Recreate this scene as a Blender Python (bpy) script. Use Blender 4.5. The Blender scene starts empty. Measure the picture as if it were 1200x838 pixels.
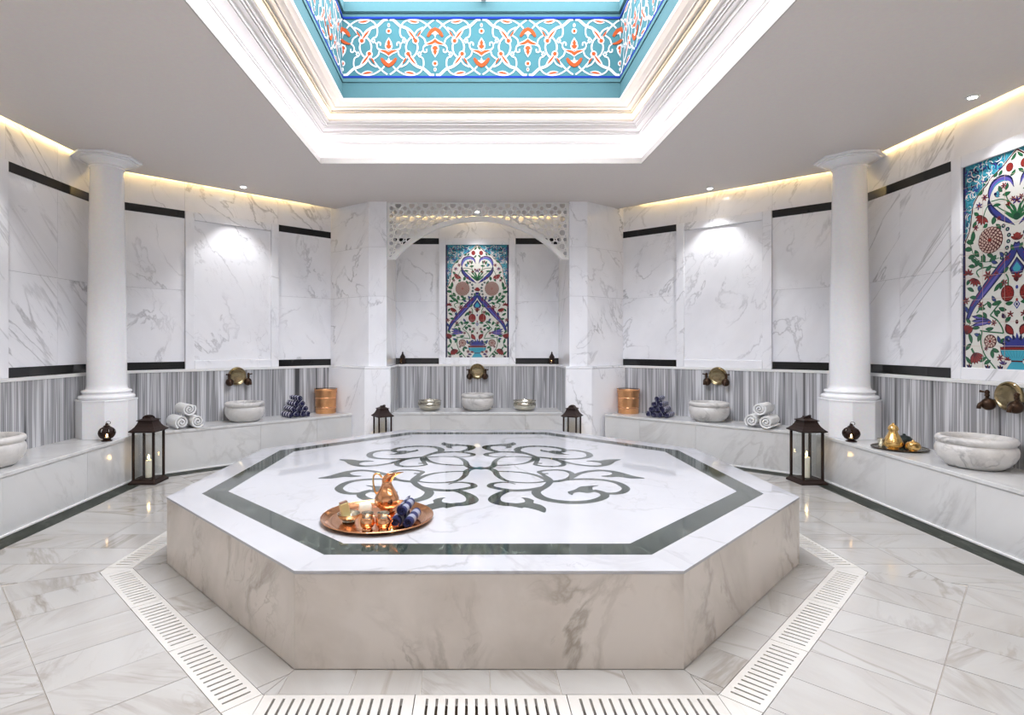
import bpy, bmesh, math, random
from mathutils import Vector, Matrix
S = bpy.context.scene
COL = S.collection
random.seed(7)
PI = math.pi

# ------------------------------------------------------------------ camera
F_PX, PU, PV = 664.2, 551.04, 403.84
CX, CY, CZ = -0.087, -4.723, 1.481
cam_d = bpy.data.cameras.new('camera'); cam = bpy.data.objects.new('camera', cam_d); COL.objects.link(cam)
cam.location = (CX, CY, CZ); cam.rotation_euler = (PI/2, 0, 0)
cam_d.sensor_fit = 'HORIZONTAL'; cam_d.sensor_width = 36.0
cam_d.lens = F_PX/1200*36.0
cam_d.shift_x = (600-PU)/1200; cam_d.shift_y = -(419-PV)/1200
cam_d.clip_start = 0.05
S.camera = cam

# ------------------------------------------------------------------ world + exposure
w = bpy.data.worlds.new('sky'); S.world = w; w.use_nodes = True
bg = w.node_tree.nodes['Background']; bg.inputs[0].default_value = (0.90, 0.91, 1.0, 1); bg.inputs[1].default_value = 8.0
S.view_settings.view_transform = 'Standard'; S.view_settings.look = 'None'
S.view_settings.exposure = 1.03; S.view_settings.gamma = 1.0
S.view_settings.use_curve_mapping = False

COVE_W = 12.0       # warm cove strips along the walls
SKY_LED_WHITE = 12.0
SKY_LED_WARM = 6.0
SPOT_W = 28.0

# ------------------------------------------------------------------ materials
def nt(m):
    m.use_nodes = True; t = m.node_tree; return t, t.nodes, t.links, t.nodes['Principled BSDF']
def sock(node, name): return node.inputs[name]
def plain(name, col, rough=0.5, metal=0.0, bump=0.0, bscale=40.0, spec=None):
    m = bpy.data.materials.new(name); t, N, L, b = nt(m)
    no = N.new('ShaderNodeTexNoise'); no.inputs['Scale'].default_value = bscale; no.inputs['Detail'].default_value = 3
    tc = N.new('ShaderNodeTexCoord'); L.new(tc.outputs['Object'], no.inputs['Vector'])
    mx = N.new('ShaderNodeMixRGB'); mx.blend_type = 'MULTIPLY'; mx.inputs[0].default_value = 0.12
    mx.inputs[1].default_value = (*col, 1); L.new(no.outputs['Color'], mx.inputs[2]); L.new(mx.outputs[0], b.inputs['Base Color'])
    b.inputs['Roughness'].default_value = rough; b.inputs['Metallic'].default_value = metal
    if spec is not None: b.inputs['Specular IOR Level'].default_value = spec
    if bump:
        bp = N.new('ShaderNodeBump'); bp.inputs['Strength'].default_value = bump; bp.inputs['Distance'].default_value = 0.01
        L.new(no.outputs['Fac'], bp.inputs['Height']); L.new(bp.outputs[0], b.inputs['Normal'])
    return m
def emit(name, col, strength):
    m = bpy.data.materials.new(name); t, N, L, b = nt(m)
    b.inputs['Base Color'].default_value = (*col, 1); b.inputs['Emission Color'].default_value = (*col, 1)
    b.inputs['Emission Strength'].default_value = strength
    return m
def math_node(N, L, op, a, b=None, clamp=False):
    n = N.new('ShaderNodeMath'); n.operation = op; n.use_clamp = clamp
    for i, v in enumerate((a, b)):
        if v is None: continue
        if isinstance(v, (int, float)): n.inputs[i].default_value = v
        else: L.new(v, n.inputs[i])
    return n.outputs[0]
def marble(name, base, vein, cloud, rough=0.12, scale=0.9, stretch=0.28, amount=0.8, width=0.035, randrot=False, cl=0.5):
    """white stone with thin diagonal veins and soft clouds; pattern in world space, shifted per piece"""
    m = bpy.data.materials.new(name); t, N, L, b = nt(m)
    g = N.new('ShaderNodeNewGeometry'); oi = N.new('ShaderNodeObjectInfo')
    sc = N.new('ShaderNodeVectorMath'); sc.operation = 'SCALE'; sc.inputs[0].default_value = (13.1, 7.7, 9.3); L.new(oi.outputs['Random'], sc.inputs['Scale'])
    ad = N.new('ShaderNodeVectorMath'); ad.operation = 'ADD'; L.new(g.outputs['Position'], ad.inputs[0]); L.new(sc.outputs[0], ad.inputs[1])
    ro = N.new('ShaderNodeVectorRotate'); ro.rotation_type = 'AXIS_ANGLE'
    L.new(ad.outputs[0], ro.inputs['Vector'])
    if randrot:
        ro.inputs['Axis'].default_value = (0, 0, 1); L.new(math_node(N, L, 'MULTIPLY', oi.outputs['Random'], 6.28), ro.inputs['Angle'])
    else:
        ro.inputs['Axis'].default_value = (1, 0, 0); ro.inputs['Angle'].default_value = PI/4
    mu = N.new('ShaderNodeVectorMath'); mu.operation = 'MULTIPLY'; mu.inputs[1].default_value = (1, stretch, 1); L.new(ro.outputs[0], mu.inputs[0])
    def noise(s, d, di=0.0, r=0.55):
        n = N.new('ShaderNodeTexNoise'); n.inputs['Scale'].default_value = s; n.inputs['Detail'].default_value = d
        n.inputs['Distortion'].default_value = di; n.inputs['Roughness'].default_value = r; L.new(mu.outputs[0], n.inputs['Vector']); return n.outputs['Fac']
    def veins(s, wd, di):
        v = math_node(N, L, 'ABSOLUTE', math_node(N, L, 'SUBTRACT', noise(s, 7, di), 0.5))
        mr = N.new('ShaderNodeMapRange'); mr.inputs['From Min'].default_value = 0; mr.inputs['From Max'].default_value = wd
        mr.inputs['To Min'].default_value = 1; mr.inputs['To Max'].default_value = 0; mr.clamp = True; L.new(v, mr.inputs['Value']); return mr.outputs[0]
    v1 = veins(scale*1.3, width, 0.6); v2 = veins(scale*3.1, width*0.7, 0.9)
    mk = N.new('ShaderNodeMapRange'); mk.inputs['From Min'].default_value = 0.42; mk.inputs['From Max'].default_value = 0.68; L.new(noise(scale*1.1, 2), mk.inputs['Value'])
    mk2 = N.new('ShaderNodeMapRange'); mk2.inputs['From Min'].default_value = 0.5; mk2.inputs['From Max'].default_value = 0.75; L.new(noise(scale*2.3, 2), mk2.inputs['Value'])
    vv = math_node(N, L, 'ADD', math_node(N, L, 'MULTIPLY', v1, mk.outputs[0]), math_node(N, L, 'MULTIPLY', math_node(N, L, 'MULTIPLY', v2, mk2.outputs[0]), 0.6), True)
    clo = N.new('ShaderNodeMapRange'); clo.inputs['From Min'].default_value = 0.42; clo.inputs['From Max'].default_value = 0.78; clo.clamp = True; L.new(noise(scale*1.6, 5, 0.3), clo.inputs['Value'])
    m1 = N.new('ShaderNodeMixRGB'); m1.inputs[1].default_value = (*base, 1); m1.inputs[2].default_value = (*cloud, 1); L.new(math_node(N, L, 'MULTIPLY', clo.outputs[0], cl), m1.inputs[0])
    m2 = N.new('ShaderNodeMixRGB'); L.new(m1.outputs[0], m2.inputs[1]); m2.inputs[2].default_value = (*vein, 1); L.new(math_node(N, L, 'MULTIPLY', vv, amount), m2.inputs[0])
    L.new(m2.outputs[0], b.inputs['Base Color']); b.inputs['Roughness'].default_value = rough
    return m
def striped():
    m = bpy.data.materials.new('striped_grey_marble'); t, N, L, b = nt(m)
    tc = N.new('ShaderNodeTexCoord'); oi = N.new('ShaderNodeObjectInfo')
    ad = N.new('ShaderNodeVectorMath'); ad.operation = 'ADD'; L.new(tc.outputs['Object'], ad.inputs[0])
    sc = N.new('ShaderNodeVectorMath'); sc.operation = 'SCALE'; sc.inputs[0].default_value = (31.0, 0, 0); L.new(oi.outputs['Random'], sc.inputs['Scale']); L.new(sc.outputs[0], ad.inputs[1])
    mu = N.new('ShaderNodeVectorMath'); mu.operation = 'MULTIPLY'; mu.inputs[1].default_value = (1, 0.0, 0.012); L.new(ad.outputs[0], mu.inputs[0])
    def no(s, d):
        n = N.new('ShaderNodeTexNoise'); n.inputs['Scale'].default_value = s; n.inputs['Detail'].default_value = d; n.inputs['Roughness'].default_value = 0.6; L.new(mu.outputs[0], n.inputs['Vector']); return n.outputs['Fac']
    f = math_node(N, L, 'ADD', math_node(N, L, 'MULTIPLY', no(7, 2), 0.5), math_node(N, L, 'MULTIPLY', no(20, 2), 0.5))
    r = N.new('ShaderNodeValToRGB'); e = r.color_ramp.elements
    e[0].position = 0.36; e[0].color = (0.07, 0.07, 0.075, 1); e[1].position = 0.66; e[1].color = (0.80, 0.80, 0.83, 1)
    for p, c in ((0.405, 0.13), (0.415, 0.30), (0.455, 0.27), (0.465, 0.50), (0.485, 0.55), (0.492, 0.30), (0.525, 0.34), (0.535, 0.72), (0.56, 0.62), (0.57, 0.40), (0.60, 0.36), (0.61, 0.70)):
        k = e.new(p); k.color = (c, c, c*1.03, 1)
    L.new(f, r.inputs[0]); L.new(r.outputs[0], b.inputs['Base Color']); b.inputs['Roughness'].default_value = 0.16
    return m
M = {}
M['wall'] = marble('white_veined_wall_marble', (0.90, 0.90, 0.925), (0.36, 0.355, 0.37), (0.74, 0.74, 0.765), 0.12, 1.6, 0.18, 0.75, 0.018, cl=0.5)
M['bench'] = marble('white_bench_marble', (0.66, 0.66, 0.65), (0.38, 0.37, 0.36), (0.51, 0.505, 0.495), 0.14, 1.1, 0.35, 0.65, 0.028, cl=0.6)
M['slabtop'] = marble('polished_white_slab_marble', (0.425, 0.425, 0.44), (0.24, 0.235, 0.23), (0.355, 0.353, 0.36), 0.045, 0.8, 0.25, 0.7, 0.018, cl=0.6)
M['slabside'] = marble('warm_white_slab_side_marble', (0.60, 0.548, 0.495), (0.25, 0.21, 0.165), (0.44, 0.388, 0.335), 0.22, 1.7, 0.40, 0.8, 0.045, cl=0.85)
M['tile'] = marble('warm_white_floor_marble', (0.41, 0.40, 0.38), (0.21, 0.18, 0.145), (0.31, 0.285, 0.255), 0.10, 1.7, 0.22, 0.75, 0.03, True, cl=0.75)
M['grate'] = marble('cream_grate_marble', (0.55, 0.53, 0.495), (0.41, 0.375, 0.325), (0.48, 0.455, 0.415), 0.2, 1.5, 0.3, 0.4, 0.02, True)
M['basin'] = marble('grey_white_basin_marble', (0.68, 0.66, 0.635), (0.30, 0.29, 0.28), (0.46, 0.44, 0.42), 0.28, 3.5, 0.35, 0.9, 0.05, True, cl=0.8)
M['green'] = marble('dark_green_marble', (0.022, 0.030, 0.024), (0.13, 0.15, 0.125), (0.055, 0.066, 0.055), 0.06, 7.0, 0.4, 0.7, 0.05, True, cl=0.9)
M['strip'] = marble('dark_green_border_marble', (0.020, 0.024, 0.018), (0.10, 0.11, 0.09), (0.05, 0.055, 0.045), 0.5, 7.0, 0.4, 0.6, 0.05, True, cl=0.9)
M['strip'].node_tree.nodes['Principled BSDF'].inputs['Specular IOR Level'].default_value = 0.15
M['black'] = marble('black_strip_marble', (0.006, 0.006, 0.006), (0.03, 0.03, 0.028), (0.010, 0.010, 0.010), 0.12, 3.0, 0.5, 0.5, 0.03, True)
M['stripe'] = striped()
M['white'] = plain('white_painted_plaster', (0.86, 0.855, 0.84), 0.5)
M['ceil'] = plain('matt_ceiling_plaster', (0.76, 0.705, 0.665), 0.8)
M['column'] = plain('white_polished_column_stone', (0.93, 0.93, 0.94), 0.22)
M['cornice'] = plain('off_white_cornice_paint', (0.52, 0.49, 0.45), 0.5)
M['screen'] = plain('white_carved_screen', (0.87, 0.86, 0.83), 0.45)
M['grout'] = plain('beige_grout', (0.50, 0.45, 0.39), 0.8)
M['channel'] = plain('brown_drain_channel', (0.20, 0.15, 0.10), 0.8)
M['turq'] = plain('turquoise_paint', (0.064, 0.143, 0.156), 0.8, spec=0.08)
M['turq2'] = plain('turquoise_frieze_ground', (0.046, 0.136, 0.152), 0.8, spec=0.08)
M['cobalt'] = plain('cobalt_line_paint', (0.008, 0.026, 0.20), 0.8, spec=0.08)
M['fwhite'] = plain('white_frieze_paint', (0.46, 0.46, 0.46), 0.8, spec=0.08)
M['forange'] = plain('orange_frieze_paint', (0.30, 0.055, 0.014), 0.8, spec=0.08)
M['mullion'] = plain('dark_blue_window_frame', (0.02, 0.025, 0.06), 0.4)
M['led_warm'] = emit('warm_cove_light', (1.0, 0.72, 0.30), COVE_W)
M['led_white'] = emit('white_skylight_cove_light', (0.84, 0.85, 1.0), SKY_LED_WHITE)
M['led_warm2'] = emit('warm_skylight_cove_light', (1.0, 0.80, 0.52), SKY_LED_WARM)
M['lamp'] = emit('downlight_lens', (1.0, 0.98, 0.95), 40.0)
M['flame'] = emit('candle_flame', (1.0, 0.62, 0.22), 30.0)
M['ember'] = emit('lamp_flame_glow', (1.0, 0.60, 0.25), 10.0)
M['wax'] = plain('cream_candle_wax', (0.88, 0.82, 0.66), 0.5)
M['bronze'] = plain('dark_bronze_lantern_metal', (0.022, 0.011, 0.008), 0.5, 0.0, 0.2, 60, 0.22)
M['copper'] = plain('polished_copper', (0.86, 0.43, 0.22), 0.16, 1.0, 0.0)
M['hcopper'] = plain('hammered_copper', (0.80, 0.42, 0.20), 0.34, 1.0, 0.6, 45)
M['gold'] = plain('polished_gold_brass', (0.88, 0.58, 0.22), 0.15, 1.0, 0.0)
M['brass'] = plain('aged_brass', (0.36, 0.29, 0.17), 0.2, 1.0, 0.15, 30)
M['dbrass'] = plain('dark_brass', (0.055, 0.030, 0.018), 0.30, 0.8, 0.1, 40)
M['silver'] = plain('engraved_silver', (0.62, 0.59, 0.50), 0.22, 1.0, 0.3, 70)
M['towel'] = plain('white_terry_towel', (0.88, 0.88, 0.87), 0.95, 0, 0.6, 160)
M['soap'] = plain('olive_soap', (0.55, 0.46, 0.22), 0.5)
M['soapend'] = plain('brown_soap_end', (0.16, 0.07, 0.04), 0.5)
M['salt'] = plain('pale_soap_block', (0.72, 0.76, 0.68), 0.4, 0, 0.3, 30)
M['cloth_dark'] = plain('dark_green_metal', (0.03, 0.04, 0.035), 0.3, 0.5)
M['redclay'] = plain('red_brown_copper', (0.45, 0.13, 0.06), 0.3, 0.8)
def bluetowel(name, axis_scale, c1, c2, thr=0.62):
    m = bpy.data.materials.new(name); t, N, L, b = nt(m)
    tc = N.new('ShaderNodeTexCoord'); wv = N.new('ShaderNodeTexWave'); wv.bands_direction = 'X'; wv.inputs['Scale'].default_value = axis_scale
    wv.inputs['Distortion'].default_value = 2.2; wv.inputs['Detail'].default_value = 1; L.new(tc.outputs['Object'], wv.inputs['Vector'])
    r = N.new('ShaderNodeValToRGB'); r.color_ramp.interpolation = 'CONSTANT'; e = r.color_ramp.elements
    e[0].position = 0; e[0].color = (*c1, 1); e[1].position = thr; e[1].color = (*c2, 1)
    L.new(wv.outputs['Fac'], r.inputs[0]); L.new(r.outputs[0], b.inputs['Base Color']); b.inputs['Roughness'].default_value = 0.95
    return m
M['btowel'] = bluetowel('navy_striped_towel', 4.4, (0.008, 0.008, 0.055), (0.55, 0.55, 0.64), 0.66)
M['btowel2'] = bluetowel('indigo_checked_towel', 3.4, (0.010, 0.013, 0.065), (0.22, 0.225, 0.28), 0.5)
def glassy(name):
    m = bpy.data.materials.new(name); t, N, L, b = nt(m)
    tr = N.new('ShaderNodeBsdfTransparent'); tr.inputs[0].default_value = (0.97, 0.98, 0.98, 1)
    gl = N.new('ShaderNodeBsdfGlossy'); gl.inputs['Roughness'].default_value = 0.03
    lw = N.new('ShaderNodeLayerWeight'); lw.inputs[0].default_value = 0.5
    p4 = math_node(N, L, 'POWER', lw.outputs['Facing'], 5.0); fac_ = math_node(N, L, 'ADD', math_node(N, L, 'MULTIPLY', p4, 0.5), 0.03)
    mx = N.new('ShaderNodeMixShader'); L.new(fac_, mx.inputs[0]); L.new(tr.outputs[0], mx.inputs[1]); L.new(gl.outputs[0], mx.inputs[2])
    L.new(mx.outputs[0], N['Material Output'].inputs[0]); return m
M['glass'] = glassy('clear_pane_glass')
# glaze colours of the floral tile panels
G = {}
for k, c in dict(ground=(0.74, 0.73, 0.67), turq=(0.025, 0.22, 0.29), lturq=(0.05, 0.36, 0.48), blue=(0.035, 0.045, 0.25), navy=(0.012, 0.014, 0.07),
                 violet=(0.12, 0.10, 0.42), green=(0.02, 0.135, 0.05), dgreen=(0.010, 0.06, 0.032), red=(0.27, 0.022, 0.018), dred=(0.075, 0.010, 0.012),
                 white=(0.86, 0.85, 0.80), cream=(0.60, 0.42, 0.35)).items():
    G[k] = plain('tile_glaze_'+k, c, 0.12)
GK = list(G)

# ------------------------------------------------------------------ helpers
class MB:
    """collects polygons (with a material index) for ONE mesh"""
    def __init__(s): s.v = []; s.f = []; s.mi = []
    def add(s, vs, fs, mi=0):
        o = len(s.v); s.v += [tuple(v) for v in vs]; s.f += [tuple(i+o for i in f) for f in fs]; s.mi += [mi]*len(fs); return s
    def box(s, x0, x1, y0, y1, z0, z1, mi=0):
        return s.add([(x0,y0,z0),(x1,y0,z0),(x1,y1,z0),(x0,y1,z0),(x0,y0,z1),(x1,y0,z1),(x1,y1,z1),(x0,y1,z1)],
                     [(0,3,2,1),(4,5,6,7),(0,1,5,4),(1,2,6,5),(2,3,7,6),(3,0,4,7)], mi)
    def prism(s, pts, z0, z1, mi=0):
        n = len(pts); a = sum(pts[i][0]*pts[(i+1)%n][1]-pts[(i+1)%n][0]*pts[i][1] for i in range(n))
        if a < 0: pts = pts[::-1]
        return s.add([(x,y,z0) for x,y in pts]+[(x,y,z1) for x,y in pts],
                     [tuple(range(n-1,-1,-1)), tuple(range(n,2*n))]+[(i,(i+1)%n,n+(i+1)%n,n+i) for i in range(n)], mi)
    def loft(s, rings, mi=0, cap0=True, cap1=True):
        n = len(rings[0]); vs = [p for r in rings for p in r]; fs = []
        for k in range(len(rings)-1):
            for i in range(n): fs.append((k*n+i, k*n+(i+1)%n, (k+1)*n+(i+1)%n, (k+1)*n+i))
        if cap0: fs.append(tuple(range(n-1,-1,-1)))
        if cap1: fs.append(tuple(range((len(rings)-1)*n, len(rings)*n)))
        return s.add(vs, fs, mi)
    def lathe(s, prof, n=32, mat=None, mi=0, cap0=True, cap1=True, ph=0.0, fn=None):
        rings = []
        for r, z in prof:
            ring = []
            for i in range(n):
                a = ph+2*PI*i/n; q = r*(fn(a, z) if fn else 1)
                p = Vector((q*math.cos(a), q*math.sin(a), z)); ring.append(mat @ p if mat else p)
            rings.append(ring)
        return s.loft(rings, mi, cap0, cap1)
    def tube(s, path, rad, n=8, mi=0, closed=False):
        P = [Vector(p) for p in path]; m = len(P); rings = []; up = Vector((0.13, 0.27, 0.95))
        for k in range(m):
            if closed: t = P[(k+1)%m]-P[k-1]
            else: t = P[min(k+1,m-1)]-P[max(k-1,0)]
            t.normalize(); u = t.cross(up); 
            if u.length < 1e-3: u = t.cross(Vector((1,0,0)))
            u.normalize(); v = t.cross(u); r = rad[k] if isinstance(rad, (list, tuple)) else rad
            rings.append([P[k]+r*(math.cos(2*PI*i/n)*u+math.sin(2*PI*i/n)*v) for i in range(n)])
        if closed: rings.append(rings[0]); return s.loft(rings, mi, False, False)
        return s.loft(rings, mi)
    def sphere(s, c, r, n=16, mi=0, sz=1.0):
        prof = [(max(1e-4, r*math.sin(PI*k/(n//2))), -r*sz*math.cos(PI*k/(n//2))) for k in range(n//2+1)]
        return s.lathe(prof, n, Matrix.Translation(c), mi)
    def mesh(s, name):
        me = bpy.data.meshes.new(name); me.from_pydata(s.v, [], s.f); return me
    def build(s, name, mats, parent=None, smooth=None, bevel=0.0):
        me = s.mesh(name); mats = mats if isinstance(mats, (list, tuple)) else [mats]
        for m in mats: me.materials.append(m)
        if len(mats) > 1: me.polygons.foreach_set('material_index', s.mi)
        if smooth is not None:
            me.polygons.foreach_set('use_smooth', [True]*len(me.polygons)); me.update(); me.set_sharp_from_angle(angle=math.radians(smooth))
        me.validate(); me.update()
        return link(name, me, parent, bevel)
def link(name, me, parent=None, bevel=0.0):
    o = bpy.data.objects.new(name, me); COL.objects.link(o)
    if parent: o.parent = parent
    if bevel:
        b = o.modifiers.new('bevel', 'BEVEL'); b.width = bevel; b.segments = 2; b.limit_method = 'ANGLE'; b.angle_limit = math.radians(40)
    return o
def tag(o, label, cat, group=None):
    o['label'] = label; o['category'] = cat
    if group: o['group'] = group
    return o
def thing(name, label, cat, loc=(0,0,0), rz=0, group=None):
    o = bpy.data.objects.new(name, None); COL.objects.link(o); o.location = loc; o.rotation_euler = (0,0,rz); o.empty_display_size = 0.1
    return tag(o, label, cat, group)
def struct(o, label=None):
    o['kind'] = 'structure'
    if label: o['label'] = label
    return o
def frame(name, loc, rz=0, label=None):
    o = bpy.data.objects.new(name, None); COL.objects.link(o); o.location = loc; o.rotation_euler = (0,0,rz); return struct(o, label)
def copy_tree(o, parent=None):
    c = o.copy(); COL.objects.link(c)
    if parent: c.parent = parent
    for ch in list(o.children): copy_tree(ch, c)
    return c
def fill2d(name, loops, thick, mats, parent=None):
    """flat sheet (in XY) of the given thickness; inner loops are holes"""
    cu = bpy.data.curves.new(name, 'CURVE'); cu.dimensions = '2D'; cu.fill_mode = 'BOTH'; cu.extrude = thick/2
    for lp in loops:
        sp = cu.splines.new('POLY'); sp.points.add(len(lp)-1); sp.use_cyclic_u = True
        for p, (x, y) in zip(sp.points, lp): p.co = (x, y, 0, 1)
    ob = bpy.data.objects.new(name, cu); COL.objects.link(ob); bpy.context.view_layer.update()
    me = bpy.data.meshes.new_from_object(ob); bpy.data.objects.remove(ob); bpy.data.curves.remove(cu)
    me.materials.clear()
    for m in (mats if isinstance(mats, (list, tuple)) else [mats]): me.materials.append(m)
    me.name = name
    return link(name, me, parent)
def clip(poly, a, b, c):
    """keep a*x+b*y<=c"""
    out = []
    for i in range(len(poly)):
        p, q = poly[i], poly[(i+1)%len(poly)]; dp, dq = a*p[0]+b*p[1]-c, a*q[0]+b*q[1]-c
        if dp <= 0: out.append(p)
        if (dp < 0 < dq) or (dq < 0 < dp):
            t = dp/(dp-dq); out.append((p[0]+t*(q[0]-p[0]), p[1]+t*(q[1]-p[1])))
    return out
def area(p): return abs(sum(p[i][0]*p[(i+1)%len(p)][1]-p[(i+1)%len(p)][0]*p[i][1] for i in range(len(p))))/2 if len(p) > 2 else 0
def proj(x, y, z):
    Y = y-CY
    return (PU+F_PX*(x-CX)/Y, PV+F_PX*(CZ-z)/Y) if Y > 0.05 else (9e9, 9e9)
def unproj(u, v, z):
    Y = F_PX*(CZ-z)/(v-PV); return (CX+(u-PU)/F_PX*Y, CY+Y)
def catmull(pts, k=6):
    P = [Vector(p) for p in pts]; P = [P[0]*2-P[1]]+P+[P[-1]*2-P[-2]]; out = []
    for i in range(1, len(P)-2):
        a, b, c, d = P[i-1], P[i], P[i+1], P[i+2]
        for j in range(k):
            t = j/k; out.append(0.5*((2*b)+(-a+c)*t+(2*a-5*b+4*c-d)*t*t+(-a+3*b-3*c+d)*t*t*t))
    out.append(P[-2]); return out

# ------------------------------------------------------------------ plan of the room
E8 = 0.882; W8 = 2.141; HS = 0.45          # octagonal slab: half edge, half width, height
WB, KB, QB, MB_ = 3.70, 0.045, 5.011, 0.906  # bench fronts: |x| = WB+KB*y ; MB_*|x|+y = QB
WW, QW = 4.33, 5.758                        # upper walls
HB = 0.491                                  # bench height
ZC = 3.50                                   # ceiling
ZTOP = 3.80
NZ = math.hypot(MB_, 1)
YF = -5.60                                  # wall behind the camera
LEDGE = 0.045                               # wainscot stands proud of the upper wall
Z_L0, Z_L1 = 1.172, 1.267                   # lower black strip
Z_U0, Z_U1 = 3.072, 3.166                   # upper black strip
Z_MID = 2.165
cw = (WW, QW-MB_*WW)                        # wall corner (right side)
yb = (QB-MB_*WB)/(1+MB_*KB); cb = (WB+KB*yb, yb)  # bench corner
NJ = (2.175, QW-MB_*2.175)                  # diagonal wall meets the niche pillar
NXC = 0.024                                 # niche axis
NH_U, NH_L = 1.29, 1.236                    # half width of the niche opening above / below the ledge
YP, YPL = 3.275, 3.235                      # pillar front above / below
YN, YNL = 4.26, 4.15                        # niche back wall above / below
YNB = 3.54                                  # niche bench front

# ================================================================== STRUCTURE
# ------------------------------------------------------------------ floor
T8 = math.tan(PI/8)
ROOM = [(-WW, YF), (WW, YF), cw, (NJ[0], NJ[1]), (1.4, YN), (-1.4, YN), (-NJ[0], NJ[1]), (-cw[0], cw[1])]
def octa(d): 
    R = W8+d; k = R*T8; return [(-k,-R),(k,-R),(R,-k),(R,k),(k,R),(-k,R),(-R,k),(-R,-k)]
D0, D1 = 0.185, 0.36
floor = fill2d('floor', [ROOM, octa(D1)], 0.02, M['grout']); floor.location.z = -0.014; struct(floor, 'white marble floor laid in bands around the octagonal slab')
MB().prism(octa(D0), -0.024+0.014, -0.004+0.014).build('inner_bed', M['grout'], floor)
MB().prism(octa(D1+0.05), -0.09+0.014, -0.07+0.014).build('drain_channel', M['channel'], floor)
FLOOR_Z = 0.014
def clip_room(p, m):
    for sx in (-1, 1):
        p = clip(p, sx, -KB, WB-m)
        p = clip(p, sx*MB_, 1, QB-m*NZ)
    p = clip(p, 0, 1, 3.05); p = clip(p, 0, -1, -YF-0.01)
    return p
tiles = []
for k in range(8):
    th = -PI/2+k*PI/4; n = (math.cos(th), math.sin(th)); t = (-n[1], n[0])
    if k in (2, 6): bands = [(0, D0), (D1, 0.73), (0.73, 1.38), (1.38, 1.9)]
    else: bands = [(0, D0), (D1, 0.835), (0.835, 1.32), (1.32, 1.80), (1.80, 2.28), (2.28, 2.76), (2.76, 3.24), (3.24, 3.5)]
    for bi, (a, b) in enumerate(bands):
        off = 0.15*(bi % 2)*0+0.0
        for j in range(-12, 12):
            s0, s1 = j*0.30+off, (j+1)*0.30+off
            g = 0.0016
            p = [(s0+g, a+g), (s1-g, a+g), (s1-g, b-g), (s0+g, b-g)]
            p = clip(p, 1, -T8, W8*T8-g); p = clip(p, -1, -T8, W8*T8-g)   # mitre at the corners of the octagon
            if area(p) < 1e-3: continue
            p = [(n[0]*(W8+d)+t[0]*s, n[1]*(W8+d)+t[1]*s) for s, d in p]
            p = clip_room(p, 0.193)
            if area(p) < 2e-3: continue
            cx = sum(q[0] for q in p)/len(p); cy = sum(q[1] for q in p)/len(p)
            uv = [proj(q[0], q[1], 0) for q in p]
            vis = any(-5 < u < 1205 and v < 843 for u, v in uv) and not (abs(cx) < 2.1 and cy > 0.5) and not (abs(cx) < 2.6 and cy > 2.1)
            tiles.append((vis, cx, cy, p))
vis_t = [q for q in tiles if q[0]]; rest = [q for q in tiles if not q[0]]
vis_t.sort(key=lambda q: q[2]); rest += vis_t[290:]; vis_t = vis_t[:290]
for _, cx, cy, p in vis_t:
    dz = random.uniform(-0.0004, 0.0004)
    o = MB().prism([(x-cx, y-cy) for x, y in p], -0.010, 0.0).build('floor_tile', M['tile'], floor); o.location = (cx, cy, FLOOR_Z+dz)
mb = MB()
for _, cx, cy, p in rest: mb.prism(p, -0.010, 0.0)
o = mb.build('floor_tile_field', M['tile'], floor); o.location.z = FLOOR_Z; o['kind'] = 'stuff'
# dark strip along the benches
def offs(m): 
    y = (QB-m*NZ-MB_*(WB-m))/(1+MB_*KB); return (WB-m+KB*y, y)
m0, m1 = 0.020, 0.190
a0, a1 = offs(m0), offs(m1)
for sx in (-1, 1):
    P = [(sx*(WB-m0+KB*YF), YF), (sx*a0[0], a0[1]), (sx*a1[0], a1[1]), (sx*(WB-m1+KB*YF), YF)]
    o = MB().prism(P, -0.010, 0.0005).build('border_strip', M['strip'], floor); o.location.z = FLOOR_Z
    xe = 1.75
    P = [(sx*a0[0], a0[1]), (sx*xe, QB-m0*NZ-MB_*xe), (sx*(xe-0.11), QB-m1*NZ-MB_*(xe-0.11)), (sx*a1[0], a1[1])]
    o = MB().prism(P, -0.010, 0.0005).build('border_strip', M['strip'], floor); o.location.z = FLOOR_Z
o = MB().box(-1.62, 1.62, 3.06, 3.20, -0.010, 0.0005).build('border_strip', M['strip'], floor); o.location.z = FLOOR_Z
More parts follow.
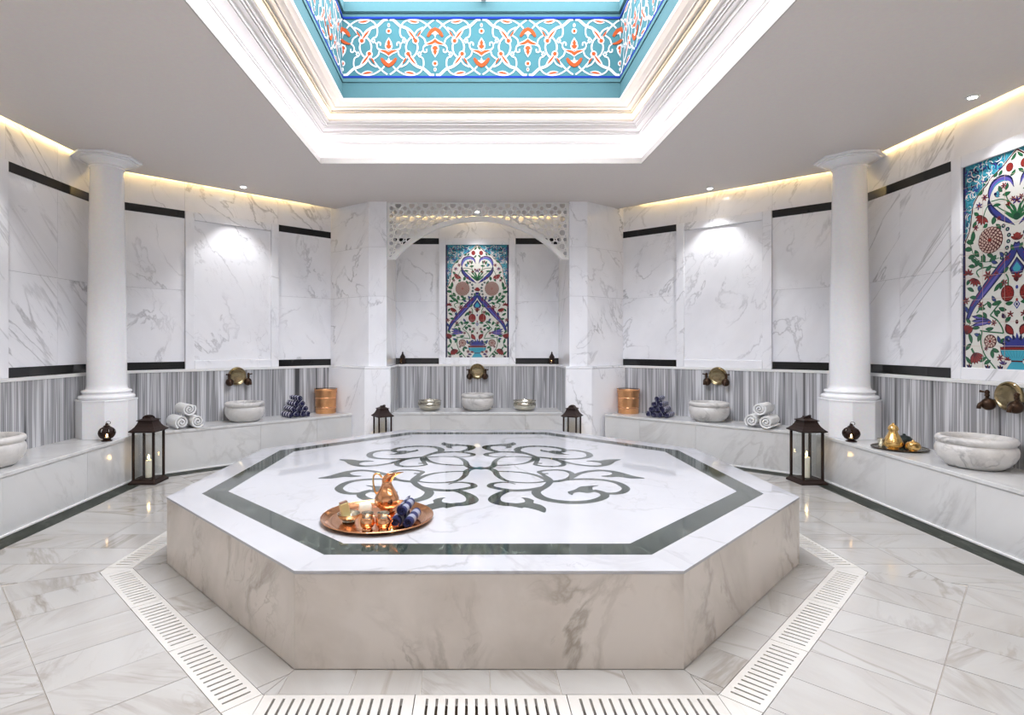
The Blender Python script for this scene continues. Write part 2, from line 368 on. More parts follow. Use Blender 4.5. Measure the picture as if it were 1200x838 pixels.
# slotted drain covers
def grate_mesh(L):
    wd = D1-D0-0.003; lp = [[(-L/2, -wd/2), (L/2, -wd/2), (L/2, wd/2), (-L/2, wd/2)]]
    n = int((L-0.05)/0.041); x0 = -(n-1)*0.041/2
    for i in range(n):
        x = x0+i*0.041; a, b = 0.0056, wd/2-0.026
        lp.append([(x-a, -b), (x+a, -b), (x+a, b), (x-a, b)])
    return lp
Rm = W8+(D0+D1)/2; Lf = 2*(W8+D0)*T8; pl = (Lf-0.01)/3
g0 = fill2d('drain_cover', grate_mesh(pl-0.004), 0.03, M['grate']); gm = g0.data; bpy.data.objects.remove(g0)
for k in range(8):
    th = -PI/2+k*PI/4; n = (math.cos(th), math.sin(th)); t = (-n[1], n[0])
    for j in (-1, 0, 1):
        o = link('drain_cover', gm); o.location = (n[0]*Rm+t[0]*j*pl, n[1]*Rm+t[1]*j*pl, -0.0145); o.rotation_euler = (0, 0, th+PI/2)
        tag(o, 'slotted cream marble drain cover sunk in the floor around the octagonal slab', 'drain', 'drain covers around the slab')
    # mitred marble corner piece between two runs
    th2 = th+PI/8; 
    a = W8+D0+0.003; b = W8+D1-0.003
    s_in = Lf/2-0.004
    P = [(n[0]*a+t[0]*s_in, n[1]*a+t[1]*s_in), (n[0]*b+t[0]*s_in, n[1]*b+t[1]*s_in), tuple(c*(b/math.cos(PI/8)) for c in (math.cos(th2), math.sin(th2)))]
    th3 = th+PI/4; n3 = (math.cos(th3), math.sin(th3)); t3 = (-n3[1], n3[0])
    P += [(n3[0]*b-t3[0]*s_in, n3[1]*b-t3[1]*s_in), (n3[0]*a-t3[0]*s_in, n3[1]*a-t3[1]*s_in)]
    o = MB().prism(P, -0.030, 0).build('drain_corner', M['grate'], floor); o.location.z = FLOOR_Z

# ------------------------------------------------------------------ walls
def wall(name, label, p0, p1):
    L = math.hypot(p1[0]-p0[0], p1[1]-p0[1]); f = frame(name, (p0[0], p0[1], 0), math.atan2(p1[1]-p0[1], p1[0]-p0[0]), label)
    return f, L
def pane(f, name, s0, s1, z0, z1, y0, y1, mat, bevel=0.0, gap=0.001):
    return MB().box(s0+gap, s1-gap, y0, y1, z0+gap, z1-gap).build(name, mat, f, bevel=bevel)
def wainscot(f, s0, s1, d=LEDGE):
    pane(f, 'striped_wainscot', s0, s1, 0, 1.140, -0.02, d, M['stripe'], gap=0)
    pane(f, 'ledge', s0, s1, 1.140, Z_L0, -0.02, d+0.014, M['white'], 0.003, gap=0)
def plain_section(f, cuts, strips=True):
    for s0, s1 in zip(cuts[:-1], cuts[1:]):
        pane(f, 'marble_panel', s0, s1, Z_L1, Z_MID, -0.02, 0, M['wall']); pane(f, 'marble_panel', s0, s1, Z_MID, Z_U0, -0.02, 0, M['wall'])
        pane(f, 'marble_panel', s0, s1, Z_U1, ZTOP, -0.02, 0, M['wall'])
    if strips:
        pane(f, 'black_strip', cuts[0], cuts[-1], Z_L0, Z_L1, -0.02, 0.004, M['black']); pane(f, 'black_strip', cuts[0], cuts[-1], Z_U0, Z_U1, -0.02, 0.004, M['black'])
FW = 0.107
def framed_section(f, s0, s1, panel=True):
    z0, z1 = Z_L0, Z_U1
    pane(f, 'marble_panel', s0, s1, z1, ZTOP, -0.02, 0, M['wall'])
    for a, b, c, d in ((s0, s0+FW, z0, z1), (s1-FW, s1, z0, z1), (s0+FW, s1-FW, z1-FW, z1), (s0+FW, s1-FW, z0, z0+FW)):
        pane(f, 'panel_frame', a, b, c, d, -0.02, 0.032, M['wall'], 0.006, 0.0004)
    if panel: 
        pane(f, 'framed_panel', s0+FW, s1-FW, z0+FW, z1-FW, -0.02, 0.006, M['wall'])
    else:
        pane(f, 'panel_bed', s0+FW, s1-FW, z0+FW, z1-FW, -0.02, 0.004, M['white'])
def ray_wall(u, sx):
    t = (u-PU)/F_PX; Y = (QW-CY+sx*MB_*(-CX))/(1+sx*MB_*t); return (CX+t*Y, CY+Y)
# side walls
YFR0, YFR1 = -0.762, 0.452
wl, L = wall('wall_left', 'white marble wall with black strips over a striped wainscot, opposite the wall with the tap in view', (-cw[0], cw[1]), (-WW, YF))
wainscot(wl, -0.05, L); MB().box(-0.1, L+0.1, -0.2, -0.02, 0, ZTOP).build('backing', M['white'], wl)
plain_section(wl, [0, cw[1]-1.104, cw[1]-YFR1]); framed_section(wl, cw[1]-YFR1, cw[1]-YFR0, False); plain_section(wl, [cw[1]-YFR0, 3.4, 4.4, 5.4, L])
wr, L = wall('wall_right', 'white marble wall with black strips and a large floral tile panel', (WW, YF), cw)
wainscot(wr, 0, L+0.05); MB().box(-0.1, L+0.1, -0.2, -0.02, 0, ZTOP).build('backing', M['white'], wr)
plain_section(wr, [0, 1.2, 2.4, 3.6, YFR0-YF]); framed_section(wr, YFR0-YF, YFR1-YF, False); plain_section(wr, [YFR1-YF, 1.104-YF, L])
# diagonal walls
def s_of(p, p0): return math.hypot(p[0]-p0[0], p[1]-p0[1])
DW = {}
for sx, nm, us in ((-1, 'wall_back_left', (217.5, 325)), (1, 'wall_back_right', (903.8, 794.5))):
    inner = (sx*NJ[0], NJ[1]); corner = (sx*cw[0], cw[1])
    p0, p1 = (inner, corner) if sx < 0 else (corner, inner)
    f, L = wall(nm, 'oblique white marble wall with framed blank panel and black strips', p0, p1); DW[sx] = f
    q = sorted(s_of(ray_wall(u, sx), p0) for u in us)
    mid = (q[0]+q[1])/2; q = [mid-0.607, mid+0.607]
    print('DIAG', nm, L, q)
    wainscot(f, -0.04, L+0.04); MB().box(-0.1, L+0.1, -0.2, -0.02, 0, ZTOP).build('backing', M['white'], f)
    plain_section(f, [0, q[0]]); framed_section(f, q[0], q[1], True); plain_section(f, [q[1], L])
# niche back wall
wn, L = wall('wall_niche', 'back wall of the niche with floral tile panel between black strips', (NXC+NH_U, YN), (NXC-NH_U, YN))
MB().box(-0.3, L+0.3, -0.2, -0.02, 0, ZTOP).build('backing', M['white'], wn)
wainscot(wn, 0, L, YN-YNL)
c = L/2+0.0; plain_section(wn, [0, c-0.607]); framed_section(wn, c-0.607, c+0.607, False); plain_section(wn, [c+0.607, L])
# wall behind the camera
wf, L = wall('wall_front', 'plain white marble wall facing the niche', (-WW, YF), (WW, YF))
MB().box(-0.2, L+0.2, -0.2, -0.02, 0, ZTOP).build('backing', M['white'], wf)
for i in range(7):
    for z0, z1 in ((0, Z_L0), (Z_L0, Z_MID), (Z_MID, Z_U1), (Z_U1, ZTOP)): pane(wf, 'marble_panel', i*L/7, (i+1)*L/7, z0, z1, -0.02, 0, M['wall'])
# pillars of the niche
for sx, nm in ((-1, 'wall_pillar_left'), (1, 'wall_pillar_right')):
    f = frame(nm, (0, 0, 0), 0, 'white marble pillar with an oblique side flanking the niche')
    X = lambda x: x if sx < 0 else 2*NXC-x
    up = [(X(-2.195), NJ[1]+0.005), (X(-1.52), YP), (X(NXC-NH_U), YP), (X(NXC-NH_U), YN+0.12), (X(-2.4), YN+0.12)]
    lo = [(X(-2.235), 3.745), (X(-1.573), YPL), (X(NXC-NH_L), YPL), (X(NXC-NH_L), YN+0.10), (X(-2.4), YN+0.10)]
    MB().prism(lo, 0, 1.142).build('pillar_base', M['wall'], f, bevel=0.004)
    MB().prism([(X(-2.24), 3.75), (X(-1.578), YPL-0.006), (X(NXC-NH_L+0.006), YPL-0.006), (X(NXC-NH_L+0.006), YN+0.10), (X(-2.4), YN+0.1)], 1.144, Z_L0).build('pillar_ledge', M['wall'], f, bevel=0.003)
    MB().prism(up, Z_L0+0.001, Z_MID-0.001).build('pillar_panel', M['wall'], f, bevel=0.002)
    MB().prism(up, Z_MID+0.001, 2.86).build('pillar_panel', M['wall'], f, bevel=0.002)
    MB().prism(up, 2.862, ZTOP).build('pillar_panel', M['wall'], f, bevel=0.002)
    # striped lining of the niche sides
    xi = NXC+sx*NH_L
    o = frame('trim_niche_side', (xi, YP+0.02, 0), PI/2, 'striped marble lining on the side of the niche')
    MB().box(0, YNL-YP-0.02, -0.006, 0.006, HB, 1.14).build('striped_wainscot', M['stripe'], o)

# ------------------------------------------------------------------ ceiling, cove, roof, skylight
SXC, SYC, SHX, SHY = 0.032, -0.90, 1.798, 2.50
GAP = 0.105
def rect(d): return [(SXC-SHX+d, SYC-SHY+d), (SXC+SHX-d, SYC-SHY+d), (SXC+SHX-d, SYC+SHY-d), (SXC-SHX+d, SYC+SHY-d)]
ci = (WW-GAP, QW-GAP*NZ-MB_*(WW-GAP))
def dl(x): return QW-GAP*NZ-MB_*x
CE = [(-ci[0], YF), (ci[0], YF), ci, (2.28, dl(2.28)), (2.0, 3.8), (1.30, 3.8), (1.30, YN-0.09), (-1.25, YN-0.09), (-1.25, 3.8), (-2.0, 3.8), (-2.28, dl(2.28)), (-ci[0], ci[1])]
ceiling = fill2d('ceiling', [CE, rect(0.0)], 0.05, M['ceil']); ceiling.location.z = ZC+0.025; struct(ceiling, 'matt grey white ceiling around the large skylight')
ROOF = [(-WW-.2, YF-.2), (WW+.2, YF-.2), (WW+.2, 2.1), (2.4, YN+.2), (-2.4, YN+.2), (-WW-.2, 2.1)]
roof = fill2d('ceiling_deck', [ROOF, rect(-0.22)], 0.05, M['white']); roof.location.z = ZTOP+0.025; struct(roof, 'deck above the ceiling cove')
# warm light strips lying on the ceiling edge
def strip_box(p, q, w, z0, z1):
    d = Vector((q[0]-p[0], q[1]-p[1])); d.normalize(); n = Vector((-d.y, d.x))*w/2
    return MB().prism([(p[0]+n.x, p[1]+n.y), (q[0]+n.x, q[1]+n.y), (q[0]-n.x, q[1]-n.y), (p[0]-n.x, p[1]-n.y)], z0, z1)
def baffle(p, q): return strip_box(p, q, 0.02, ZC+0.05, ZTOP)
def off_pt(g):
    x = WW-g; return (x, QW-g*NZ-MB_*x)
g1, g2 = off_pt(GAP+0.05), off_pt(GAP+0.14)
ends = []
for sx in (-1, 1):
    i1 = (sx*2.30, QW-(GAP+0.05)*NZ-MB_*2.30); i2 = (sx*2.30, QW-(GAP+0.14)*NZ-MB_*2.30)
    for p, q, p2, q2 in (((sx*g1[0], YF), (sx*g1[0], g1[1]), (sx*g2[0], YF), (sx*g2[0], g2[1])), ((sx*g1[0], g1[1]), i1, (sx*g2[0], g2[1]), i2)):
        o = strip_box(p, q, 0.03, ZC+0.055, ZC+0.075).build('cove_light', M['led_warm'])
        lab = 'warm light strip glowing along the ceiling edge above the side wall' if p[1] == YF else 'warm light strip glowing along the ceiling edge above the blank framed panel'
        tag(o, lab, 'light strip', 'cove light strips')
        baffle(p2, q2).build('cove_baffle', M['white'], ceiling).location.z = -ZC-0.025
o = strip_box((-1.2, YN-0.14), (1.25, YN-0.14), 0.03, ZC+0.055, ZC+0.075).build('cove_light', M['led_warm']); tag(o, 'warm light strip glowing behind the carved screen of the niche', 'light strip', 'cove light strips')
baffle((-1.25, YN-0.24), (1.30, YN-0.24)).build('cove_baffle', M['white'], ceiling).location.z = -ZC-0.025

def sweep(name, prof, mat, parent=None, smooth=25):
    mb = MB(); rings = [[(x, y, z) for x, y in rect(d)] for d, z in prof]
    mb.loft(rings, 0, False, False); o = mb.build(name, mat, parent); return o
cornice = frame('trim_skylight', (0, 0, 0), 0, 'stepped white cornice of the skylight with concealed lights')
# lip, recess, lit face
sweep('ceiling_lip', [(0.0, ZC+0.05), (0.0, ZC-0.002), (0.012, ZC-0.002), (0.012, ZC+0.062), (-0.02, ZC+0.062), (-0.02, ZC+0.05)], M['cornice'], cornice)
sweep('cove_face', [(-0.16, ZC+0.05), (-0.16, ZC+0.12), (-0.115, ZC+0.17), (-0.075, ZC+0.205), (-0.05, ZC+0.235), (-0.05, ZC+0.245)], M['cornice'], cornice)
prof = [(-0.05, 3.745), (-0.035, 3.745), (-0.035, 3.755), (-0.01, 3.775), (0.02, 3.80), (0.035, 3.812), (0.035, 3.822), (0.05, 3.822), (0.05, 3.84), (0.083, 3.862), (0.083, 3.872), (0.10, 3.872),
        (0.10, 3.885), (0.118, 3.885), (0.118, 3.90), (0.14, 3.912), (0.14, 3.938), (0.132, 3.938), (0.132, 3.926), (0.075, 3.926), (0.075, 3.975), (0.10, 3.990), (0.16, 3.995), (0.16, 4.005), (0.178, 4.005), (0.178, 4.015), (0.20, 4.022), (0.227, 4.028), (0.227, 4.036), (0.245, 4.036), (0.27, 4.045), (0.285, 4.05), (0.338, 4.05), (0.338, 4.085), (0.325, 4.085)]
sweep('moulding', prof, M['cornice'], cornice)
sweep('light_shield', [(-0.22, ZTOP), (-0.22, 4.3), (0.25, 4.3)], M['white'], cornice)  # unseen shell added to stop sky light leaking in behind the moulding
# two hidden light lines: white low, warm half way up
for d, z, mt, nm in ((-0.06, ZC+0.052, 'led_white', 'white light line hidden behind the lip of the skylight'), (0.105, 3.928, 'led_warm2', 'warm light line hidden in the stepped cornice of the skylight')):
    rr = rect(d)
    for i in range(4):
        p, q = rr[i], rr[(i+1)%4]
        tag(strip_box(p, q, 0.03, z, z+0.015).build('cove_light', M[mt]), nm, 'light strip', 'skylight light lines')
# drum with the painted frieze
DI = 0.3265
ZD0, ZF0, ZF1, ZD1 = 4.085, 4.316, 4.924, 5.10
dr = rect(DI)
names = ['wall_skylight_front', 'wall_skylight_right', 'wall_skylight_back', 'wall_skylight_left']

# frieze ornament: one half period, from the inverted palmette (x=0) to the upright one (x=0.497)
FS = 0.6085/508.0; KX = 0.497/419.0
def fz(x, y): return ((x-458)*KX, ZF0+0.003+(690-y)*FS)
def rot(pts): return [(668*2-x, 870-y) for x, y in pts]       # glide partner
white_s = [([(470,195),(500,215),(530,240),(562,272),(600,320),(622,345)], 13), ([(868,188),(835,194),(800,225),(770,248),(720,265),(672,300),(645,345),(636,385)], 22),
           ([(497,268),(530,236),(600,197),(680,190),(740,213),(770,260),(775,305),(765,340),(742,352)], 12),
           ([(660,335),(705,380),(720,440),(708,490)], 12), ([(632,385),(614,440),(640,505),(690,548),(720,585),(770,610)], 12),
           ([(543,400),(556,362),(600,328)], 12), ([(525,400),(555,420),(566,450),(556,478),(536,474),(534,450)], 11), ([(566,462),(590,485)], 10)]
dia = [(600,468),(622,498),(600,525),(578,498)]
crown = [(458,258),(420,275),(395,305),(382,335),(398,345),(420,322),(445,300),(458,292)]
crown_w = [(458,280),(440,300),(425,320),(445,318),(458,350)]
wings = [(458,360),(430,382),(400,396),(375,404),(400,412),(432,408),(458,394)]
wings_w = [(458,352),(425,375),(390,390),(360,415),(352,440),(372,425),(400,416),(432,414),(458,400)]
drop_w = [(458,408),(432,418),(421,445),(432,485),(458,524)]
drop_o = [(458,420),(440,428),(430,450),(446,456),(440,475),(458,510)]
def circ(cx, cy, r, n=14): return [(cx+r*math.cos(2*PI*i/n), cy+r*math.sin(2*PI*i/n)) for i in range(n)]
def lens(p, q, w, n=7):
    p, q = Vector(p), Vector(q); d = q-p; nn = Vector((-d.y, d.x)).normalized(); up_ = []; dn = []
    for i in range(n+1):
        t = i/n; h = w*math.sin(PI*t)**0.8 if 0 < t < 1 else 0
        up_.append(tuple(p+d*t+nn*(h+0.25*w*math.sin(PI*t)))); dn.append(tuple(p+d*t-nn*(h-0.25*w*math.sin(PI*t))))
    return up_+dn[-2:0:-1]
def flat_poly(mb, pts, depth, mi, y0=0.0):
    """polygon in local XZ, raised by depth towards +Y"""
    n = len(pts); a = sum(pts[i][0]*pts[(i+1)%n][1]-pts[(i+1)%n][0]*pts[i][1] for i in range(n))
    if a > 0: pts = pts[::-1]
    mb.add([(x, depth, z) for x, z in pts]+[(x, y0, z) for x, z in pts], [tuple(range(n))]+[(i, n+i, n+(i+1)%n, (i+1)%n) for i in range(n)], mi)
def flat_stroke(mb, pts, wid, depth, mi, k=5, taper=0.0, y0=0.0):
    P = catmull([Vector(p).to_3d() for p in pts], k); P = [Vector((p.x, p.y)) for p in P]; n = len(P); Lf_ = []; Rt = []
    for i in range(n):
        t = P[min(i+1, n-1)]-P[max(i-1, 0)]; t.normalize(); nn = Vector((-t.y, t.x))
        f = i/(n-1); ww = wid(f) if callable(wid) else wid*(1-taper*f)
        Lf_.append(P[i]+nn*ww/2); Rt.append(P[i]-nn*ww/2)
    for i in range(n-1):
        q = [Rt[i], Lf_[i], Lf_[i+1], Rt[i+1]]
        mb.add([(a.x, depth, a.y) for a in q], [(0, 1, 2, 3)], mi)
def half_motif():
    mb = MB()
    dz_ = 0.004
    for pts, wd in white_s:
        for P in (pts, rot(pts)): flat_stroke(mb, [fz(*p) for p in P], wd*KX*1.1, dz_, 0); dz_ += 0.00005
    def both(poly, dpt, mi):
        for P in (poly, rot(poly)): flat_poly(mb, [fz(*p) for p in P], dpt, mi)
    both(dia, 0.004, 0); both(circ(600, 497, 9, 4), 0.005, 2)
    both(circ(634, 375, 30), 0.0045, 0); both(circ(634, 378, 18), 0.006, 1)
    both(lens((720, 268), (632, 385), 20), 0.0045, 0); both(lens((705, 282), (636, 370), 9), 0.006, 1)
    both(lens((600, 215), (712, 198), 17), 0.0045, 0); both(lens((608, 214), (695, 200), 9), 0.006, 1)
    both(lens((585, 290), (622, 345), 8), 0.0062, 1)
    both(wings_w+[], 0.0042, 0)
    for poly, mi, dp in ((crown, 1, 0.006), (crown_w, 0, 0.0055), (wings, 1, 0.006), (drop_w, 0, 0.005), (drop_o, 1, 0.0065)):
        # the palmette sits on the mirror line: take its right half
        R = [(916-x, y) for x, y in poly]; both(R, dp, mi)
    both([(458+25*math.cos(a), 578+25*math.sin(a)) for a in [(-PI/2)+PI*i/9 for i in range(10)]], 0.005, 0)
    both([(458+15*math.cos(a), 578+15*math.sin(a)) for a in [(-PI/2)+PI*i/9 for i in range(10)]], 0.0065, 1)
    both([(458+13*math.cos(a), 630+18*math.sin(a)) for a in [(-PI/2)+PI*i/7 for i in range(8)]], 0.005, 0)
    both([(458+6*math.cos(a), 630+9*math.sin(a)) for a in [(-PI/2)+PI*i/7 for i in range(8)]], 0.0065, 1)
    me = mb.mesh('arabesque_motif')
    for k in ('fwhite', 'forange', 'turq2'): me.materials.append(M[k])
    me.polygons.foreach_set('material_index', mb.mi); me.update(); return me
motif_me = half_motif()
mbm = bmesh.new(); mbm.from_mesh(motif_me); 
for v in mbm.verts: v.co.x = -v.co.x
bmesh.ops.reverse_faces(mbm, faces=mbm.faces); motif_mir = bpy.data.meshes.new('arabesque_motif'); mbm.to_mesh(motif_mir); mbm.free()
for k in ('fwhite', 'forange', 'turq2'): motif_mir.materials.append(M[k])
for i, nm in enumerate(names):
    p, q = dr[i], dr[(i+1)%4]; f, L = wall(nm, 'turquoise wall of the skylight with a painted arabesque frieze', p, q)
    MB().box(-0.05, L+0.05, -0.10, -0.02, ZD0, ZD1).build('backing', M['white'], f)
    MB().box(0, L, -0.02, 0.012, ZD0, ZD0+0.03).box(0, L, -0.02, 0.0, ZD0+0.03, ZF0-0.06).box(0, L, -0.02, 0.008, ZF0-0.06, ZF0-0.02).build('lower_band', M['turq'], f)
    MB().box(0, L, -0.02, 0.010, ZF0-0.018, ZF0+0.003).build('blue_border', M['cobalt'], f); MB().box(0, L, -0.02, 0.010, ZF1, ZF1+0.021).build('blue_border', M['cobalt'], f)
    MB().box(0, L, -0.02, 0.0, ZF0+0.003, ZF1).build('frieze_panel', M['turq2'], f)
    MB().box(0, L, -0.02, 0.0, ZF1+0.021, ZF1+0.06).box(0, L, -0.02, 0.012, ZF1+0.06, ZF1+0.07).box(0, L, -0.02, 0.022, ZF1+0.07, ZD1).build('upper_band', M['turq'], f)
    k = 2*round(L/0.994); hw = L/k
    for j in range(k):
        # alternate mirrored half periods
        me = motif_me if j % 2 == 0 else motif_mir
        o = link('arabesque_motif', me, f)
        o.location.x = (L*j/k) if j % 2 == 0 else L*(j+1)/k
        o.scale.x = hw/0.497
# glazed roof of the skylight
win = frame('window_1', (0, 0, 0), 0, 'glazed roof light above the painted frieze')
x0, x1, y0, y1 = dr[0][0], dr[1][0], dr[0][1], dr[2][1]
nx = 3
xs = [x0-0.03]+[SXC+0.02]+[x1+0.03]
for xa in (x0-0.03, x1+0.03): MB().box(xa-0.05, xa+0.05, y0-0.08, y1+0.08, ZD1, ZD1+0.07).build('window_frame', M['white'], win)
for ya in (y0-0.03, y1+0.03): MB().box(x0-0.08, x1+0.08, ya-0.05, ya+0.05, ZD1, ZD1+0.07).build('window_frame', M['white'], win)
xm = SXC+0.02
MB().box(xm-0.032, xm+0.032, y0, y1, ZD1+0.01, ZD1+0.07).build('mullion', M['mullion'], win)
for k in (1, 2): 
    yy = y0+(y1-y0)*k/3; MB().box(x0, x1, yy-0.03, yy+0.03, ZD1+0.01, ZD1+0.07).build('mullion', M['mullion'], win)
for xa, xb in ((x0, xm), (xm, x1)):
    for k in range(3):
        MB().box(xa+0.01, xb-0.01, y0+(y1-y0)*k/3+0.01, y0+(y1-y0)*(k+1)/3-0.01, ZD1+0.055, ZD1+0.06).build('pane', M['glass'], win)
# portal that guides daylight sampling through the roof light
ld = bpy.data.lights.new('roof_light_portal', 'AREA'); ld.shape = 'RECTANGLE'; ld.size = x1-x0; ld.size_y = y1-y0
lo_ = bpy.data.objects.new('roof_light_portal', ld); COL.objects.link(lo_); lo_.location = ((x0+x1)/2, (y0+y1)/2, ZD1+0.08); ld.cycles.is_portal = True

# ------------------------------------------------------------------ carved screen over the niche
XL, XR = NXC-NH_U+0.001, NXC+NH_U-0.001
ZS = 2.69; arch_half = 1.185; rise = 0.545; RA = (arch_half**2+rise**2)/(2*rise); zc = ZS+rise-RA
th = math.asin(arch_half/RA)
arch = [(NXC+RA*math.sin(a), zc+RA*math.cos(a)) for a in [th-2*th*i/40 for i in range(41)]]
outer = [(XL, ZS), (XL, ZC-0.002), (XR, ZC-0.002), (XR, ZS)]+arch
loops = [outer]
def fit_hole(P):
    P = clip(P, -1, 0, -(XL+0.028)); P = clip(P, 1, 0, XR-0.028); P = clip(P, 0, 1, ZC-0.018); P = clip(P, 0, -1, -(ZS+0.035))
    if len(P) < 3: return None
    mx_ = sum(p[0] for p in P)/len(P)-NXC; mz_ = sum(p[1] for p in P)/len(P)-zc; d = math.hypot(mx_, mz_); a, b = mx_/d, mz_/d
    P = clip(P, -a, -b, -(a*NXC+b*zc+RA+0.062))
    return P if area(P) > 6e-5 else None
def ng(x, z, r, n, ph): return [(x+r*math.cos(ph+2*PI*i/n), z+r*math.sin(ph+2*PI*i/n)) for i in range(n)]
PT = 0.1945; cnt = 0
for i in range(-8, 9):
    for j in range(-1, 6):
        bx, bz = NXC+0.03+i*PT, ZC-0.235-0.0*PT+(1-j)*PT
        kk = PT/160
        H = [(0, 0, 36, 8, PI/8)]+[(sx*35, 80, 27, 6, 0) for sx in (-1, 1)]+[(80, sz*35, 27, 6, PI/6) for sz in (-1, 1)]+[(80, 80, 12, 4, 0)]
        H += [(sx*40, sz*40, 13, 3, math.atan2(sz, sx)) for sx in (-1, 1) for sz in (-1, 1)]+[(sx*50, 0, 9, 3, PI*(sx < 0)) for sx in (-1, 1)]+[(0, sz*50, 9, 3, sz*PI/2) for sz in (-1, 1)]
        H += [(sx*72, 80+0, 0, 0, 0) for sx in ()]
        for hx, hz, hr, n, ph in H:
            x, z, r = bx+hx*kk, bz+hz*kk, hr*kk
            P_ = fit_hole(ng(x, z, r, n, ph))
            if P_: loops.append(P_); cnt += 1
scr = fill2d('carved_screen', loops, 0.03, M['screen']); scr.rotation_euler = (PI/2, 0, 0); scr.location = (0, YP+0.06, 0)
tag(scr, 'white pierced screen with star lattice and wide arch across the niche', 'screen')
# raised rim along the arch
mb = MB(); n = len(arch); rings = []
for k, a in enumerate([th-2*th*i/40 for i in range(41)]):
    ring = []
    for rr, yy in ((RA-0.004, YP+0.02), (RA+0.058, YP+0.02), (RA+0.058, YP+0.10), (RA-0.004, YP+0.10)):
        ring.append((NXC+rr*math.sin(a), yy, zc+rr*math.cos(a)))
    rings.append(ring)
mb.loft(rings); o = mb.build('arch_rim', M['screen'], scr); o.matrix_parent_inverse = (Matrix.Translation(scr.location) @ Matrix.Rotation(PI/2, 4, 'X')).inverted()
print('screen holes', cnt)

# ================================================================== OBJECTS
# ------------------------------------------------------------------ octagonal slab
slab = thing('heated_stone_slab', 'large octagonal white marble slab with dark green scroll inlay in the middle of the room', 'slab')
TH = 0.014
OC = lambda r: [(r*x, r*y) for x, y in octa(0)]
R0 = octa(0)
MB().prism([(x*0.985, y*0.985) for x, y in R0], 0.0, HS-TH).build('core', M['slabside'], slab)
for k in range(8):
    p, q = Vector(R0[k]), Vector(R0[(k+1)%8]); n = Vector((-(q-p).y, (q-p).x)).normalized()*0.022; d = (q-p).normalized()*0.001
    MB().prism([tuple(p+d), tuple(q-d), tuple(q-d+n*0.95), tuple(p+d+n*0.95)], 0.001, HS-TH-0.001).build('side_panel', M['slabside'], slab, bevel=0.0015)
G0, G1 = -(W8-1.942), -(W8-1.787)
def ring8(name, da, db, z0, z1, mat, ov=0.0):
    A, B = octa(da), octa(db)
    for k in range(8):
        j = (k+1)%8
        MB().prism([A[k], A[j], B[j], B[k]], z0, z1).build(name, mat, slab)
ring8('rim_stone', 0.001, G0, HS-TH, HS, M['slabtop'])
ring8('green_border', G0, G1, HS-TH, HS, M['green'])
MB().prism(octa(G1), HS-TH, HS).build('centre_field', M['slabtop'], slab)
# scroll inlay: one quarter traced on the stone, mirrored four times
def sl(x, y):
    u, v = 560+x*0.18333, 510+y*0.18333; X, Y = unproj(u, v, HS); return (X, Y)
def taper(a, b, c): return lambda t: (a+(b-a)*t*2) if t < 0.5 else (b+(c-b)*(t-0.5)*2)
strokes = [
    ([(18,212),(70,214),(108,230),(128,260),(175,289),(240,301),(330,305),(410,299),(450,288)], taper(0.075, 0.035, 0.03)),
    ([(104,232),(160,232),(230,235),(310,243),(375,258),(430,280),(462,300)], taper(0.03, 0.035, 0.06)),
    ([(450,245),(415,246),(392,236),(430,226),(510,223),(570,231),(602,249),(585,275),(530,292),(462,299)], taper(0.035, 0.045, 0.05)),
    ([(392,238),(430,262),(462,290),(440,322),(395,348),(372,366),(400,396),(470,418),(580,430),(690,427),(770,412),(812,388),(790,366),(735,352)], taper(0.035, 0.075, 0.055)),
    ([(462,299),(560,287),(680,281),(800,287),(890,305),(945,338),(925,364),(870,374),(800,370),(750,356)], taper(0.04, 0.06, 0.05)),
    ([(570,288),(605,268),(650,245),(720,230),(790,226),(850,232)], taper(0.045, 0.05, 0.06)),
    ([(420,335),(330,350),(230,354),(150,345),(85,330),(90,312),(150,302),(205,305),(240,314)], taper(0.06, 0.055, 0.012)),
    ([(300,352),(200,356),(140,376),(108,400),(112,424),(160,440),(230,446),(300,460)], taper(0.04, 0.085, 0.07)),
]
leaves = [
    [(800,223),(870,229),(940,245),(1000,262),(1070,276),(980,277),(900,267),(850,269),(785,262),(840,256),(858,244),(830,233)],
    [(575,362),(620,348),(655,330),(710,325),(772,322),(735,333),(735,350),(745,362),(700,370),(650,364),(612,372),(605,384),(580,374)],
    [(240,438),(300,428),(292,408),(275,400),(320,403),(358,418),(355,434),(400,446),(432,466),(436,482),(428,495),(410,492),(380,480),(330,468),(270,456)],
]
def inlay(sx, sy):
    for ki, (pts, wf) in enumerate(strokes):
        P = catmull([Vector((*sl(*p), 0)) for p in pts], 7); mb = MB(); n = len(P); A = []; B = []
        for i in range(n):
            t = P[min(i+1,n-1)]-P[max(i-1,0)]; t.normalize(); nn = Vector((-t.y, t.x, 0)); ww = wf(i/(n-1))/2
            A.append(P[i]+nn*ww); B.append(P[i]-nn*ww)
        vs = [(sx*a.x, sy*a.y, 0) for a in A]+[(sx*b.x, sy*b.y, 0) for b in B]; fs = [(i, n+i, n+i+1, i+1) if sx*sy > 0 else (i, i+1, n+i+1, n+i) for i in range(n-1)]
        mb.add(vs, fs); o = mb.build('scroll_inlay', M['green'], slab); o.location.z = HS+0.0004+0.00008*ki
        if o.data.polygons[0].normal.z < 0: o.data.flip_normals()
    for lf in leaves:
        P = catmull([Vector((*sl(*p), 0)) for p in lf+[lf[0]]], 3)[:-1]; mb = MB(); n = len(P)
        mb.add([(sx*p.x, sy*p.y, 0) for p in P], [tuple(range(n))]); o = mb.build('leaf_inlay', M['green'], slab); o.location.z = HS+0.0012
        if o.data.polygons[0].normal.z < 0: o.data.flip_normals()
for sx in (-1, 1):
    for sy in (-1, 1): inlay(sx, sy)
mb = MB(); N_ = 24
